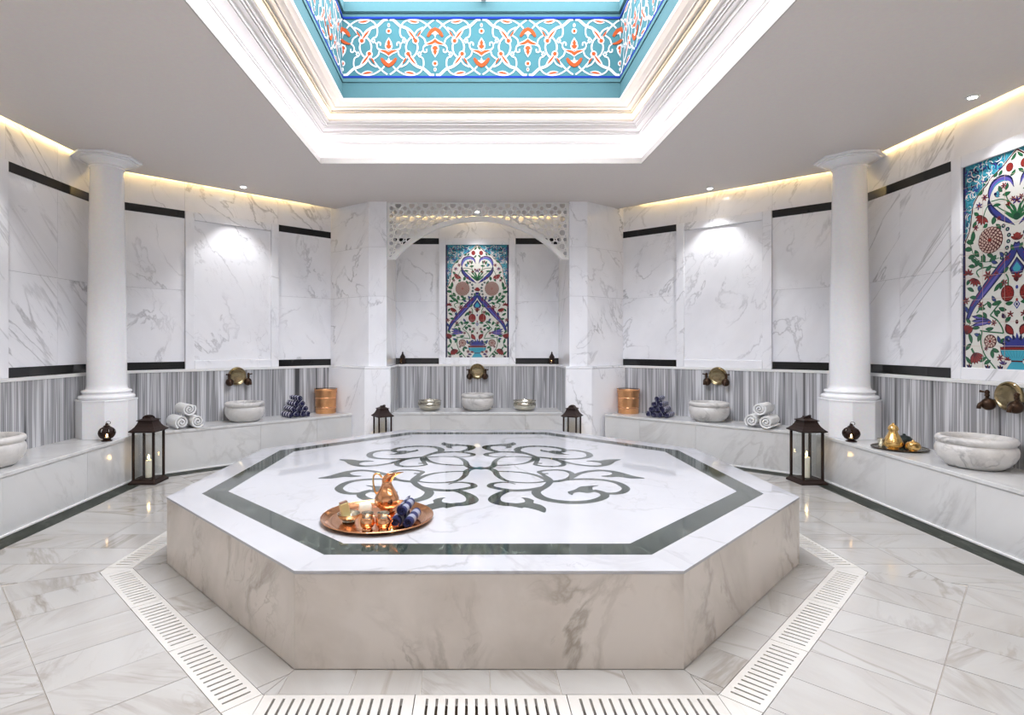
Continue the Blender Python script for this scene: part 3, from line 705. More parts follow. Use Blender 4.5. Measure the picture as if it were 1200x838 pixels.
o = MB().prism([(-0.09, 0), (0, -0.055), (0.09, 0), (0, 0.055)], 0, 0.0004).build('scroll_inlay', M['green'], slab); o.location.z = HS+0.0006

# ------------------------------------------------------------------ benches
def bench(name, label, front, back, cuts, endcap=None):
    """front: list of points along the front edge (left to right or any), back: polygon back points"""
    t = thing(name, label, 'bench')
    p, q = Vector(front[0]), Vector(front[1]); d = (q-p).normalized(); c0 = sum((Vector(b) for b in back), Vector((0,0)))/len(back)
    n = Vector((-d.y, d.x)); 
    if n.dot(c0-p) < 0: n = -n
    MB().prism([tuple(p-n*0.010), tuple(q-n*0.010)]+list(back), HB-0.032, HB).build('seat_slab', M['bench'], t, bevel=0.004)
    L = (q-p).length
    for a, b in zip(cuts[:-1], cuts[1:]):
        a_, b_ = p+d*(a*L+0.001), p+d*(b*L-0.001)
        MB().prism([tuple(a_), tuple(b_), tuple(b_+n*0.03), tuple(a_+n*0.03)], 0.0, HB-0.032).build('front_panel', M['bench'], t)
    MB().prism([tuple(p-n*0.016), tuple(q-n*0.016), tuple(q+n*0.001), tuple(p+n*0.001)], 0.0, 0.016).build('base_trim', M['white'], t, bevel=0.003)
    return t, p, q, n
wc = (WW-LEDGE-0.001, QW-LEDGE*NZ-MB_*(WW-LEDGE)-0.002)
BEX = {-1: 1.785, 1: 1.832}
NJL = (2.21, QW-LEDGE*NZ-MB_*2.21-0.002); BE = (1.785, QB-MB_*1.785)
YB0 = -5.4
for sx in (-1, 1):
    fr = [(sx*(WB+KB*YB0), YB0), (sx*cb[0], cb[1])]
    bench('marble_bench', 'long white marble wall bench carrying the round tray with the gold flask' if sx > 0 else 'long white marble wall bench with a basin but no tray on it', fr, [(sx*wc[0], wc[1]), (sx*wc[0], YB0)], [0, 0.2, 0.38, 0.55, 0.72, 0.868, 1] if sx < 0 else [0, 0.2, 0.38, 0.55, 0.70, 0.84, 1])
    fr = [(sx*cb[0], cb[1]), (sx*BEX[sx], QB-MB_*BEX[sx])]
    bench('marble_bench', 'white marble bench under a blank framed panel, ' + ('on the gold flask side' if sx > 0 else 'away from the gold flask'), fr, [(sx*NJL[0], NJL[1]), (sx*wc[0], wc[1])], [0, 0.51, 0.80, 1])
fr = [(NXC-NH_L, YNB), (NXC+NH_L, YNB)]
bench('marble_bench', 'white marble bench inside the niche carrying two silver bowls', fr, [(NXC+NH_L-0.007, YNL-0.001), (NXC-NH_L+0.007, YNL-0.001)], [0, 0.22, 0.78, 1])

# ------------------------------------------------------------------ columns
def column(x, y, label, rz):
    t = thing('marble_column', label, 'column', (x, y, HB), rz)
    def oc(r): return [(r*math.cos(PI/8+PI/4*i), r*math.sin(PI/8+PI/4*i)) for i in range(8)]
    MB().prism(oc(0.287), 0.0, 0.385).build('pedestal', M['column'], t, bevel=0.003)
    MB().prism(oc(0.292), 0.385, 0.405).build('pedestal_cap', M['column'], t, bevel=0.004)
    MB().lathe([(0.255,0.405),(0.262,0.412),(0.268,0.425),(0.266,0.438),(0.255,0.448),(0.232,0.452),(0.226,0.462),(0.226,0.470),(0.234,0.476),(0.238,0.486),(0.234,0.497),(0.222,0.503),(0.205,0.506)], 48).build('base_rings', M['column'], t, smooth=40)
    prof = [(0.205,0.506),(0.193,0.525),(0.189,0.56)]+[(0.189-0.032*(k/12)**1.5, 0.56+(2.885-0.56)*k/12) for k in range(1, 13)]
    MB().lathe(prof, 48).build('shaft', M['column'], t, smooth=40)
    MB().lathe([(0.157,2.883),(0.168,2.888),(0.172,2.897),(0.168,2.906),(0.163,2.912),(0.166,2.922),(0.185,2.935),(0.215,2.950),(0.245,2.962),(0.250,2.968)], 48).build('capital', M['column'], t, smooth=40)
    MB().prism(oc(0.300), 2.968, 2.985).prism(oc(0.335), 2.985, ZC-HB-0.001).build('abacus', M['column'], t, bevel=0.003)
    return t
column(-4.03, 1.43, 'white round column on an octagonal pedestal, beside the bench that has no tray', 0.10)
column(4.03, 1.43, 'white round column on an octagonal pedestal, beside the gold flask and tray', -0.10)

# ------------------------------------------------------------------ downlights
def downlight(x, y, z, label, energy=SPOT_W, ang=86, col=(0.96, 0.96, 1.0)):
    t = thing('downlight', label, 'downlight', (x, y, z), 0, 'ceiling downlights')
    MB().lathe([(0.030,-0.001),(0.030,-0.006),(0.045,-0.007),(0.050,-0.004),(0.050,0.0)], 24, cap0=False, cap1=False).build('trim_ring', M['white'], t, smooth=40)
    MB().lathe([(0.001,-0.003),(0.031,-0.003),(0.031,-0.001)], 24).build('lens', M['lamp'], t)
    ld = bpy.data.lights.new('downlight_beam', 'SPOT'); ld.energy = energy; ld.spot_size = math.radians(ang); ld.spot_blend = 0.55; ld.shadow_soft_size = 0.03; ld.color = col
    lo_ = bpy.data.objects.new('downlight_beam', ld); COL.objects.link(lo_); lo_.parent = t; lo_.location = (0, 0, -0.02)
downlight(-2.99, 2.53, ZC, 'small recessed ceiling downlight above the blank panel by the plain bench')
downlight(3.01, 2.60, ZC, 'small recessed ceiling downlight above the blank panel nearer the gold flask')
downlight(4.01, -0.10, ZC, 'small recessed ceiling downlight above the floral panel on the side wall')
downlight(-4.01, -0.10, ZC, 'small recessed ceiling downlight above the wall bench without a tray')
downlight(0.02, 3.90, ZC, 'small recessed downlight in the niche behind the carved screen')
for sx in (-1, 1):  # extra warm lamps out of view, added to brighten the slab front and floor
    downlight(sx*3.0, -3.0, ZC, 'unseen ceiling downlight added to brighten the slab front, away from the niche', 34, 140, (1.0, 0.92, 0.84))
    downlight(sx*1.3, -3.6, ZC, 'unseen ceiling downlight added to brighten the slab front, away from the niche', 34, 140, (1.0, 0.92, 0.84))

# ------------------------------------------------------------------ floral tile panels
def a5(X, Y): return ((X-548)*0.0012014, 1.8-(Y-115)*0.0012014)
def a6(X, Y): return ((X-513)*0.0012805, 1.8-(Y/10.48+59.8)*0.01342)
gi = {k: i for i, k in enumerate(GK)}
MOT = []        # (name, mesh builder)
def mir(pts, s): return [(s*x, z) for x, z in pts]
class Mo:
    def __init__(s, name): s.name = name; s.mb = MB(); MOT.append(s); s.z = 0.0022
    def poly(s, pts, col, lift=0.0): flat_poly(s.mb, pts, s.z+lift, gi[col], 0.001); s.z += 0.00006; return s
    def stroke(s, pts, wd, col, lift=0.0, k=5): flat_stroke(s.mb, pts, wd, s.z+lift, gi[col], k); s.z += 0.00003; return s
def disc(c, r, n=20, sx=1.0, sz=1.0): return [(c[0]+r*sx*math.cos(2*PI*i/n), c[1]+r*sz*math.sin(2*PI*i/n)) for i in range(n)]
def spindle(w): return lambda t: max(0.002, w*math.sin(PI*min(max(t, 0.02), 0.98))**0.9)
def leaf_at(m, p, q, w, col='green', vein='dgreen'):
    m = Mo('leaf'); w *= 1.05; p, q = Vector(p), Vector(q); d_ = (q-p)*0.12; p, q = tuple(p-d_), tuple(q+d_)
    m.poly(lens(p, q, w*1.25, 6), 'dgreen' if col != 'dgreen' else 'navy'); m.poly(lens(Vector(p)*0.93+Vector(q)*0.07, Vector(q)*0.93+Vector(p)*0.07, w*0.85, 6), col)
    m.stroke([p, tuple((Vector(p)+Vector(q))/2), q], 0.003, vein if vein != col else 'white')
def rosette(m, c, r):
    m.poly(disc(c, r, 26), 'dred'); rings = max(2, int(r/0.021))
    for k in range(rings, 0, -1):
        rr = r*k/rings; r2 = r*max(0.15, (k-1.35)/rings); n = max(6, int(rr*2*PI/0.034))
        for i in range(n):
            a = 2*PI*(i+0.5*(k % 2))/n; p = Vector((c[0]+rr*math.cos(a+0.12), c[1]+rr*math.sin(a+0.12))); q = Vector((c[0]+r2*math.cos(a-0.15), c[1]+r2*math.sin(a-0.15)))
            m.poly(lens(p, q, rr*PI/n*0.95, 5), 'dred'); m.poly(lens(p*0.86+q*0.14, q*0.9+p*0.1, rr*PI/n*0.55, 5), 'cream')
    m.poly(disc(c, r*0.13, 10), 'red')
def fan(m, c, a, r, col='red', n=5, spread=1.5):
    r *= 1.2
    for i in range(n):
        b = a+spread*(i/(n-1)-0.5); q = (c[0]+r*math.cos(b), c[1]+r*math.sin(b)); m.poly(lens(c, q, r*0.19, 5), 'dred'); m.poly(lens((c[0]+0.2*r*math.cos(b), c[1]+0.2*r*math.sin(b)), (c[0]+0.92*r*math.cos(b), c[1]+0.92*r*math.sin(b)), r*0.11, 5), col)
def pome(m, c, r):
    m.poly(disc(c, r, 22, 0.92, 1.08), 'dred'); m.poly(disc(c, r*0.88, 22, 0.92, 1.08), 'red')
    for i in range(12):
        a = i*2.4; q = (c[0]+r*0.75*math.sqrt((i+0.5)/12)*math.cos(a), c[1]+r*0.8*math.sqrt((i+0.5)/12)*math.sin(a)); m.poly(disc(q, r*0.09, 5), 'dred')
archL = [(548,125),(500,165),(455,205),(405,238),(352,268),(330,302),(282,336),(242,385),(216,430),(212,470),(204,505),(198,560),(182,620),(162,660),(150,690)]
rng = random.Random(5)
for s in (-1, 1):      # s=-1 : as traced (x<0 is one half), s=+1 mirrored
    A = [(-s*a5(*p)[0], a5(*p)[1]) for p in archL]
    L5 = lambda *p: (-s*a5(*p)[0], a5(*p)[1])
    L6 = lambda *p: (-s*a6(*p)[0], a6(*p)[1])
    m = Mo('spandrel'); sp_ = A+[(A[-1][0], 1.796), (A[0][0], 1.796)]; m.poly(sp_, 'turq')
    def inside(p):
        x, z = p; k = False; n = len(sp_)
        for i in range(n):
            (xa, za), (xb, zb) = sp_[i], sp_[(i+1)%n]
            if (za > z) != (zb > z) and x < (xb-xa)*(z-za)/(zb-za)+xa: k = not k
        return k
    cnt_ = 0
    rng.seed(11)
    for _ in range(3000):
        x = rng.uniform(0.0, 0.48); z = rng.uniform(1.1, 1.79); ph = rng.uniform(0, 6.28); tw = rng.choice((-1, 1))*rng.uniform(20, 55)
        pts = [(x, z)]; a = ph; good = True
        for _k in range(5):
            a += tw*0.016; pts.append((pts[-1][0]+0.017*math.cos(a), pts[-1][1]+0.017*math.sin(a)))
        pts = [((1 if A[-1][0] > 0 else -1)*px, pz) for px, pz in pts]
        if not all(inside(q) for q in pts): continue
        c = ('white', 'lturq', 'blue', 'lturq', 'white', 'navy')[cnt_ % 6]
        m.stroke(pts, spindle(0.008 if c == 'white' else 0.012), c, k=2); cnt_ += 1
        if cnt_ > 130: break
    m = Mo('arch_outline'); m.stroke(A, 0.020, 'white', k=4); m.stroke(A, 0.011, 'dred', k=4)
    m = Mo('side_border'); xb = -s*a5(142, 115)[0]
    m.poly([(xb-0.011, 0.004), (xb+0.011, 0.004), (xb+0.011, 1.796), (xb-0.011, 1.796)], 'navy'); m.poly([(xb-s*0.012-0.002, 0.004), (xb-s*0.012+0.002, 0.004), (xb-s*0.012+0.002, 1.796), (xb-s*0.012-0.002, 1.796)], 'dred')
    m = Mo('pomegranate'); pome(m, L5(497, 230), 0.034)
    for p, q in (((510,185),(540,150)),((505,290),(535,260)),((418,262),(440,235)),((380,262),(408,240)),((470,375),(480,335))): leaf_at(m, L5(*p), L5(*q), 0.011)
    m = Mo('blue_saz_leaf'); m.stroke([L5(*p) for p in ((346,420),(348,370),(380,312),(440,290),(500,310),(528,372))], spindle(0.058), 'navy'); m.stroke([L5(*p) for p in ((348,405),(352,365),(384,316),(440,296),(494,313),(524,360))], spindle(0.036), 'violet'); m.stroke([L5(*p) for p in ((356,380),(390,325),(440,306),(486,322))], spindle(0.010), 'lturq')
    m = Mo('blue_saz_leaf'); m.stroke([L5(*p) for p in ((345,400),(345,440),(368,490),(420,545),(480,590),(535,632))], spindle(0.056), 'navy'); m.stroke([L5(*p) for p in ((352,455),(378,497),(430,548),(485,588),(530,625))], spindle(0.036), 'blue')
    for pts in (((548,575),(520,510),(480,455),(430,432),(360,430)),((548,575),(535,520),(500,470),(480,440),(470,390)),((548,575),(500,545),(440,505),(400,470)),((345,440),(318,480),(295,540))): m = Mo('stem'); m.stroke([L5(*p) for p in pts], 0.009, 'green')
    leaf_at(m, L5(430,470), L5(375,465), 0.011); leaf_at(m, L5(505,520), L5(470,480), 0.009); leaf_at(m, L5(540,560), L5(525,500), 0.010)
    m = Mo('tulip'); fan(m, L5(385, 392), 0.1 if s < 0 else PI-0.1, 0.045, 'lturq', 4, 1.1); m.poly(disc(L5(392, 385), 0.013, 8), 'navy')
    m = Mo('small_flower'); fan(m, L5(488, 478), PI/2, 0.022, 'red', 6, 5.2)
    m = Mo('carnation'); fan(m, L5(300, 520), -PI/2-0.5*(-s), 0.066, 'red', 6, 2.2)
    m = Mo('small_flower'); fan(m, L5(265, 440), 1.2, 0.030, 'blue', 6, 5.0); m.poly(disc(L5(265, 440), 0.010, 8), 'red')
    m = Mo('rosette'); rosette(m, L5(355, 700), 0.112)
    m = Mo('stem'); m.stroke([L5(*p) for p in ((175,660),(200,720),(220,780),(260,830),(330,850),(420,835))], 0.007, 'green')
    for p, q in (((205,690),(218,615)),((215,700),(165,680)),((205,745),(150,735)),((235,755),(262,800)),((225,800),(180,800)),((290,842),(300,795)),((372,590),(380,545)),((350,850),(395,815)),((262,835),(240,870))): leaf_at(m, L5(*p), L5(*q), 0.017)
    for p in ((452,620),(482,648),(492,690),(488,732),(478,775),(470,815),(440,838)): m = Mo('bead'); m.poly(disc(L5(*p), 0.018, 9), 'navy'); m.poly(disc(L5(*p), 0.010, 8), 'green'); m.poly(disc(L5(*p), 0.004, 5), 'white')
    # lower half
    m = Mo('blue_saz_leaf'); m.stroke([L6(*p) for p in ((515,-30),(480,40),(420,105),(340,192),(265,275),(200,350),(158,440))], lambda t: 0.034+0.066*math.sin(PI*min(1, max(0.05, t)))**0.8*(1-0.5*t), 'navy'); m.stroke([L6(*p) for p in ((512,-20),(480,40),(420,105),(340,192),(265,275),(205,345),(165,430))], lambda t: 0.020+0.054*math.sin(PI*min(1, max(0.05, t)))**0.8*(1-0.5*t), 'blue'); m.stroke([L6(*p) for p in ((470,35),(405,100),(325,185),(250,270),(190,350))], 0.007, 'red'); m.stroke([L6(*p) for p in ((440,95),(360,185),(290,265),(230,335))], spindle(0.022), 'violet')
    m = Mo('pomegranate'); pome(m, L6(450, 285), 0.063)
    for pts in (((455,235),(455,190),(440,160)),((410,335),(370,375),(330,420)),((330,420),(380,455),(412,500),(425,540)),((255,520),(330,530),(425,540)),((270,525),(262,600),(290,680),(340,740),(372,776)),((250,160),(230,120),(270,100),(340,102),(395,120)),((320,330),(260,370),(230,400))): m = Mo('stem'); m.stroke([L6(*p) for p in pts], 0.012, 'green')
    for p, q in (((400,250),(415,200)),((330,370),(310,330)),((290,375),(245,372)),((395,375),(440,390)),((400,400),(375,410)),((190,600),(170,540)),((240,590),(250,540)),((185,610),(150,650)),((345,650),(350,700)),((350,640),(390,660)),((300,120),(335,90)),((275,95),(240,60)),((230,60),(190,30)),((290,60),(265,20)),((350,40),(310,15)),((215,85),(170,75)),((470,440),(440,470)),((345,350),(400,330)),((230,415),(275,425))): leaf_at(m, L6(*p), L6(*q), 0.014)
    m = Mo('tulip'); 
    for dz in (-26, 0, 26): m.poly(lens(L6(345, 465), L6(188, 452+dz*1.3), 0.021, 6), 'navy'); m.poly(lens(L6(335, 465), L6(205, 454+dz*1.2), 0.012, 6), 'violet')
    m.poly(disc(L6(320, 465), 0.022, 10), 'blue'); m.poly(disc(L6(322, 465), 0.010, 8), 'red')
    m = Mo('rosette'); rosette(m, L6(330, 592), 0.058)
    m = Mo('carnation'); m.stroke([L6(190,640), L6(205,665), L6(220,690)], 0.020, 'green'); fan(m, L6(208, 670), -PI/2+0.55*(-s)*1.0, 0.085, 'red', 6, 1.5)
    m = Mo('carnation'); fan(m, L6(225, 165), -PI/2-0.35*(-s), 0.062, 'red', 5, 2.0)
    m = Mo('small_flower'); fan(m, L6(312, 155), 0.6, 0.040, 'red', 6, 5.0)
    m = Mo('carnation'); fan(m, L6(150, 545), PI/2-0.3*(-s), 0.080, 'red', 5, 1.0)
    m = Mo('small_flower'); fan(m, L6(165, 130), PI/2, 0.045, 'red', 5, 3.0)
    m = Mo('red_bud'); c = L6(470, 517); m.poly(lens(L6(440, 480), L6(492, 552), 0.033, 6), 'dred'); m.poly(lens(L6(446, 490), L6(488, 546), 0.022, 6), 'red')
    for xx in (172, 310, 400):
        m = Mo('ground_leaf')
        for a in (-0.7, 0, 0.7): q = L6(xx, 778); m.poly(lens(q, (q[0]+0.04*math.sin(a), q[1]+0.045*math.cos(a)), 0.009, 4), 'navy' if a else 'dred')
    m = Mo('small_flower'); fan(m, L6(412, 440), PI*0.75 if s > 0 else PI*0.25, 0.035, 'navy', 4, 1.2)
    m = Mo('small_flower'); fan(m, L6(470, 420), PI/2, 0.026, 'red', 5, 4.6)
    m = Mo('blue_bud'); fan(m, L6(420, 745), PI/2, 0.035, 'blue', 4, 2.0); fan(m, L6(450, 715), PI/2, 0.030, 'red', 4, 2.4)
for s in (-1, 1):
    L5 = lambda *p: (-s*a5(*p)[0], a5(*p)[1])
    L6 = lambda *p: (-s*a6(*p)[0], a6(*p)[1])
    for p, q in (((300,300),(340,262)),((255,360),(300,330)),((228,480),(262,500)),((420,340),(440,380)),((450,405),(500,400)),((300,600),(330,580)),((215,580),(240,545)),((430,640),(400,600)),((510,760),(530,800))): leaf_at(None, L5(*p), L5(*q), 0.013)
    for p, q in (((360,260),(395,215)),((345,295),(370,330)),((440,350),(485,345)),((380,430),(360,390)),((300,440),(280,400)),((250,500),(200,505)),((300,510),(350,505)),((215,540),(255,550)),((395,600),(425,575)),((385,560),(405,605)),((300,700),(260,730)),((330,720),(290,745)),((150,700),(190,745)),((460,560),(430,590)),((180,470),(150,440)),((230,300),(180,290)),((205,250),(160,225)),((180,170),(155,200)),((260,215),(245,250)),((340,60),(380,80)),((420,50),(400,15)),((455,120),(425,150)),((160,395),(140,350))): leaf_at(None, L6(*p), L6(*q), 0.013, 'green' if (p[0]+q[1]) % 3 else 'blue')
    for p, r_ in (((430,215),0.020),((375,150),0.016),((260,345),0.020),((355,470),0.018),((400,700),0.020),((300,640),0.014),((150,310),0.022),((450,60),0.016)): m = Mo('small_flower'); fan(m, L6(*p), 0.7, r_*1.4, 'red', 6, 5.2); m.poly(disc(L6(*p), r_*0.35, 6), 'navy')
    for p, r_ in (((310,390),0.020),((520,450),0.016),((455,345),0.018),((240,590),0.018),((420,560),0.014)): m = Mo('small_flower'); fan(m, L5(*p), 0.7, r_*1.4, 'red', 6, 5.2); m.poly(disc(L5(*p), r_*0.35, 6), 'navy')
C5 = lambda x, y: a5(548+x, y); C6 = lambda x, y: a6(513+x, y)
m = Mo('heart_flower'); fan(m, C5(0, 735), PI/2, 0.055, 'red', 5, 1.9); m.poly(disc(C5(0, 700), 0.022, 12), 'red')
m = Mo('centre_plant')
for a in (-0.9, -0.5, -0.2, 0.2, 0.5, 0.9): q = C5(0, 600); m.poly(lens(q, (q[0]+0.14*math.sin(a), q[1]+0.14*math.cos(a)), 0.012, 5), 'green')
m.poly(disc(C5(0, 575), 0.030, 12), 'dgreen'); fan(m, C5(0, 470), PI/2, 0.034, 'blue', 5, 4.2)
m = Mo('palmette')
for r_, c_ in ((0.066, 'navy'), (0.050, 'blue'), (0.036, 'lturq')):
    q = C6(0, 128); m.poly([(q[0], q[1]+r_*1.35), (q[0]+r_*0.55, q[1]+r_*0.6), (q[0]+r_, q[1]), (q[0]+r_*0.7, q[1]-r_*0.7), (q[0], q[1]-r_*0.85), (q[0]-r_*0.7, q[1]-r_*0.7), (q[0]-r_, q[1]), (q[0]-r_*0.55, q[1]+r_*0.6)], c_)
m.poly(lens(C6(0, 172), C6(0, 218), 0.022, 6), 'dred'); fan(m, C6(0, 195), PI/2, 0.045, 'red', 4, 2.0)
for yy, rr, cc in ((250, 0.014, 'blue'), (330, 0.012, 'red'), (358, 0.034, 'blue'), (358, 0.022, 'white'), (358, 0.012, 'navy'), (470, 0.016, 'dred')): m = Mo('small_flower'); m.z += 0.0001*(4-len(cc) if rr < 0.03 else 0)+0.0002*(rr < 0.03)+0.0002*(rr < 0.02); m.poly(disc(C6(0, yy), rr, 4 if rr > 0.02 else 8, 0.8, 1.15), cc)
m = Mo('vase')
vz = [(-112,650),(112,650),(104,678),(80,697),(46,706),(34,722),(50,742),(72,776),(-72,776),(-50,742),(-34,722),(-46,706),(-80,697),(-104,678)]
m.poly([C6(*p) for p in vz], 'navy'); m.poly([C6(p[0]*0.95, 650+(p[1]-650)*0.985+0.5) for p in vz], 'lturq')
for i in range(-4, 5): m.stroke([C6(i*22, 655), C6(i*19, 675), C6(i*12, 700)], 0.004, 'turq')
m.poly([C6(-114, 628), C6(114, 628), C6(110, 648), C6(-110, 648)], 'dred'); m.poly([C6(-108, 634), C6(108, 634), C6(106, 642), C6(-106, 642)], 'red'); m.poly([C6(-38, 714), C6(38, 714), C6(36, 724), C6(-36, 724)], 'dred')
m = Mo('lotus')
for i in range(-5, 6): 
    a = i*0.24; q = C6(i*9, 628); r_ = 0.115-0.006*abs(i); m.poly(lens(q, (q[0]+r_*math.sin(a), q[1]+r_*math.cos(a)), 0.014, 5), 'navy' if i % 2 else 'blue')
m.poly([C6(-95, 628), C6(-60, 600), C6(0, 575), C6(60, 600), C6(95, 628)], 'blue')
tile_me = MB().box(-0.0992, 0.0992, 0.0, 0.006, 0.0008, 0.1992).mesh('tile'); tile_me.materials.append(G['ground'])
MOTM = []
for m in MOT:
    me = m.mb.mesh(m.name)
    for k in GK: me.materials.append(G[k])
    me.polygons.foreach_set('material_index', m.mb.mi); me.update(); MOTM.append((m.name, me))
gh = MB(); gh.box(-0.498, 0.498, 0.0, 0.0004, -0.0011, 0.0011); gh_me = gh.mesh('grout_line'); gh_me.materials.append(G['cream'])
gv = MB(); gv.box(-0.0011, 0.0011, 0.0, 0.0004, 0.002, 1.798); gv_me = gv.mesh('grout_line'); gv_me.materials.append(G['cream'])
def tile_panel(loc, rz, label):
    t = thing('floral_tile_panel', label, 'tile panel', loc, rz, 'floral tile panels')
    for i in range(5):
        for j in range(9):
            o = link('tile', tile_me, t); o.location = (-0.4+i*0.2, 0, j*0.2)
    for nm, me in MOTM:
        o = link(nm, me, t); o.location.y = 0.0050
    for j in range(1, 9): o = link('grout_line', gh_me, t); o.location = (0, 0.0115, j*0.2)
    for i in range(1, 5): o = link('grout_line', gv_me, t); o.location = (-0.5+i*0.2, 0.0115, 0)
zt = (Z_L0+FW+Z_U1-FW)/2-0.9
yc = (YFR0+YFR1)/2
tile_panel((NXC, YN-0.0045, zt), PI, 'floral tile panel with vase and birdlike blue leaves inside the niche')
tile_panel((WW-0.0045, yc, zt), PI/2, 'large floral tile panel on the side wall above the basin next to the gold flask')
tile_panel((-WW+0.0045, yc, zt), -PI/2, 'floral tile panel on the side wall facing the one above the gold flask')

# ------------------------------------------------------------------ basins and taps
def basin(x, y, label, k=1.0):
    prof = [(0.150,0.0),(0.175,0.006),(0.205,0.028),(0.240,0.070),(0.258,0.110),(0.262,0.145),(0.256,0.172),(0.246,0.184),(0.240,0.190),(0.246,0.196),(0.256,0.206),(0.260,0.222),(0.256,0.238),(0.244,0.248),(0.226,0.250),(0.214,0.240),(0.208,0.215),(0.195,0.16),(0.16,0.11),(0.10,0.085),(0.03,0.075)]
    t = thing('stone_basin', label, 'basin', (x, y, HB), 0, 'marble wash basins')
    MB().lathe([(r*k, z) for r, z in prof[:9]], 56, cap1=False).build('bowl', M['basin'], t, smooth=40)
    MB().lathe([(r*k, z) for r, z in prof[8:]], 56, cap0=False).build('rim', M['basin'], t, smooth=40)
    return t
def tap(loc, rz, label):
    """round brass shield with two lever taps; local +Y points into the room"""
    t = thing('brass_tap', label, 'tap', loc, rz, 'brass wall taps')
    R = Matrix.Rotation(-PI/2, 4, 'X')
    MB().lathe([(0.118,0.0),(0.122,0.012),(0.118,0.026),(0.110,0.034),(0.103,0.030),(0.098,0.036),(0.092,0.030),(0.080,0.026),(0.05,0.020),(0.018,0.018),(0.001,0.018)], 40, R).build('shield', M['brass'], t, smooth=35)
    for sx in (-1, 1):
        p = catmull([Vector((sx*0.105, 0.0, -0.055)), Vector((sx*0.118, 0.05, -0.055)), Vector((sx*0.128, 0.10, -0.065)), Vector((sx*0.132, 0.135, -0.085)), Vector((sx*0.132, 0.142, -0.115))], 4)
        sp = MB().tube(p, [0.020]*6+[0.018]*6+[0.016]*(len(p)-12), 12).build('spout', M['dbrass'], t, smooth=50)
        MB().sphere((sx*0.118, 0.075, -0.075), 0.052, 16).build('spout_body', M['dbrass'], t, smooth=60)
        hd = MB().lathe([(0.014,0),(0.018,0.01),(0.012,0.03),(0.02,0.04),(0.014,0.055),(0.02,0.068),(0.012,0.085),(0.002,0.09)], 14, Matrix.Translation((sx*0.128, 0.075, -0.045))).build('handle', M['dbrass'], t, smooth=50)
        MB().tube([(sx*0.128-sx*0.0, 0.075, 0.02), (sx*0.15, 0.09, 0.026), (sx*0.168, 0.10, 0.03)], [0.007, 0.008, 0.011], 8).build('lever', M['dbrass'], hd, smooth=50)
    return t
def diag_pt(s_frac_u, sx, inset):
    p = ray_wall(s_frac_u, sx); n = Vector((-sx*MB_/NZ, -1/NZ)); return (p[0]+n.x*inset, p[1]+n.y*inset)
zt_ = 1.062
basin(-3.01, 2.627, 'round marble basin between white and navy towels, away from the gold flask', 0.94)
basin(3.01, 2.627, 'round marble basin between white and navy towels, on the gold flask side', 0.94)
basin(NXC, 3.86, 'round white marble basin in the niche between the two silver bowls', 0.94)
basin(4.00, -0.14, 'round marble basin on the long bench beside the gold flask')
basin(-4.00, -0.14, 'round marble basin on the long bench without a tray')
nl = Vector((MB_/NZ, -1/NZ)); LD = LEDGE+0.001
for sx, u in ((-1, 276), (1, 843)):
    p = diag_pt(u, sx, LD); tap((p[0], p[1], zt_), math.atan2(-sx*MB_/NZ*-1, 1)*0+math.atan2(-1/NZ, -sx*MB_/NZ)-PI/2, 'round brass tap under a blank framed panel ' + ('away from the gold flask' if sx < 0 else 'on the gold flask side'))
tap((NXC, YNL-0.001, zt_), PI, 'round brass tap with two dark spouts in the middle of the niche')
tap((WW-LD, -0.14, zt_), PI/2, 'large round brass tap below the side wall floral panel, above the basin')
tap((-WW+LD, -0.14, zt_), -PI/2, 'round brass tap above the basin on the bench without a tray')

# ------------------------------------------------------------------ lanterns
def lantern(x, y, rz, label, sc=1.0, szz=1.0):
    t = thing('candle_lantern', label, 'lantern', (x, y, 0), rz, 'bronze floor lanterns')
    def sq(h, z): h *= sc; z *= szz; return [(-h,-h,z),(h,-h,z),(h,h,z),(-h,h,z)]
    MB().loft([sq(0.142,0.0),sq(0.142,0.018),sq(0.118,0.040),sq(0.116,0.050)]).build('base', M['bronze'], t)
    for ix in (-1, 1):
        for iy in (-1, 1):
            a = 0.105*sc; w_ = 0.0105*sc
            MB().box(ix*a-w_, ix*a+w_, iy*a-w_, iy*a+w_, 0.050*szz, 0.545*szz).build('post', M['bronze'], t)
    for k in range(4):
        a = k*PI/2; h = 0.096*sc; d = 0.105*sc
        mb = MB().box(-h, h, -0.0012, 0.0012, 0.051*szz, 0.544*szz); o = mb.build('glass_pane', M['glass'], t); o.location = (d*math.sin(a), -d*math.cos(a), 0); o.rotation_euler = (0, 0, a)
    rf = MB().loft([sq(0.118,0.545),sq(0.140,0.555),sq(0.142,0.562),sq(0.120,0.580),sq(0.098,0.605),sq(0.082,0.635),sq(0.072,0.665)]).build('roof', M['bronze'], t)
    MB().loft([sq(0.086,0.665),sq(0.086,0.672),sq(0.040,0.690),sq(0.030,0.700),sq(0.028,0.712)]).build('cap', M['bronze'], rf)
    ho = MB().tube([((0.055*math.cos(a))*sc, 0.0, (0.045*math.sin(a))*szz) for a in [PI*i/14 for i in range(15)]], 0.007*sc, 8).build('handle', M['bronze'], rf, smooth=60); ho.location = (0, 0, 0.688*szz); ho.rotation_euler = (0.75, 0, 0.5)
    c = thing('pillar_candle', 'lit cream candle inside ' + label.replace('tall ', '').split(' with ')[0].split(' standing')[0], 'candle', (x, y, 0.051*szz), 0, 'candles in the lanterns')
    return t, c
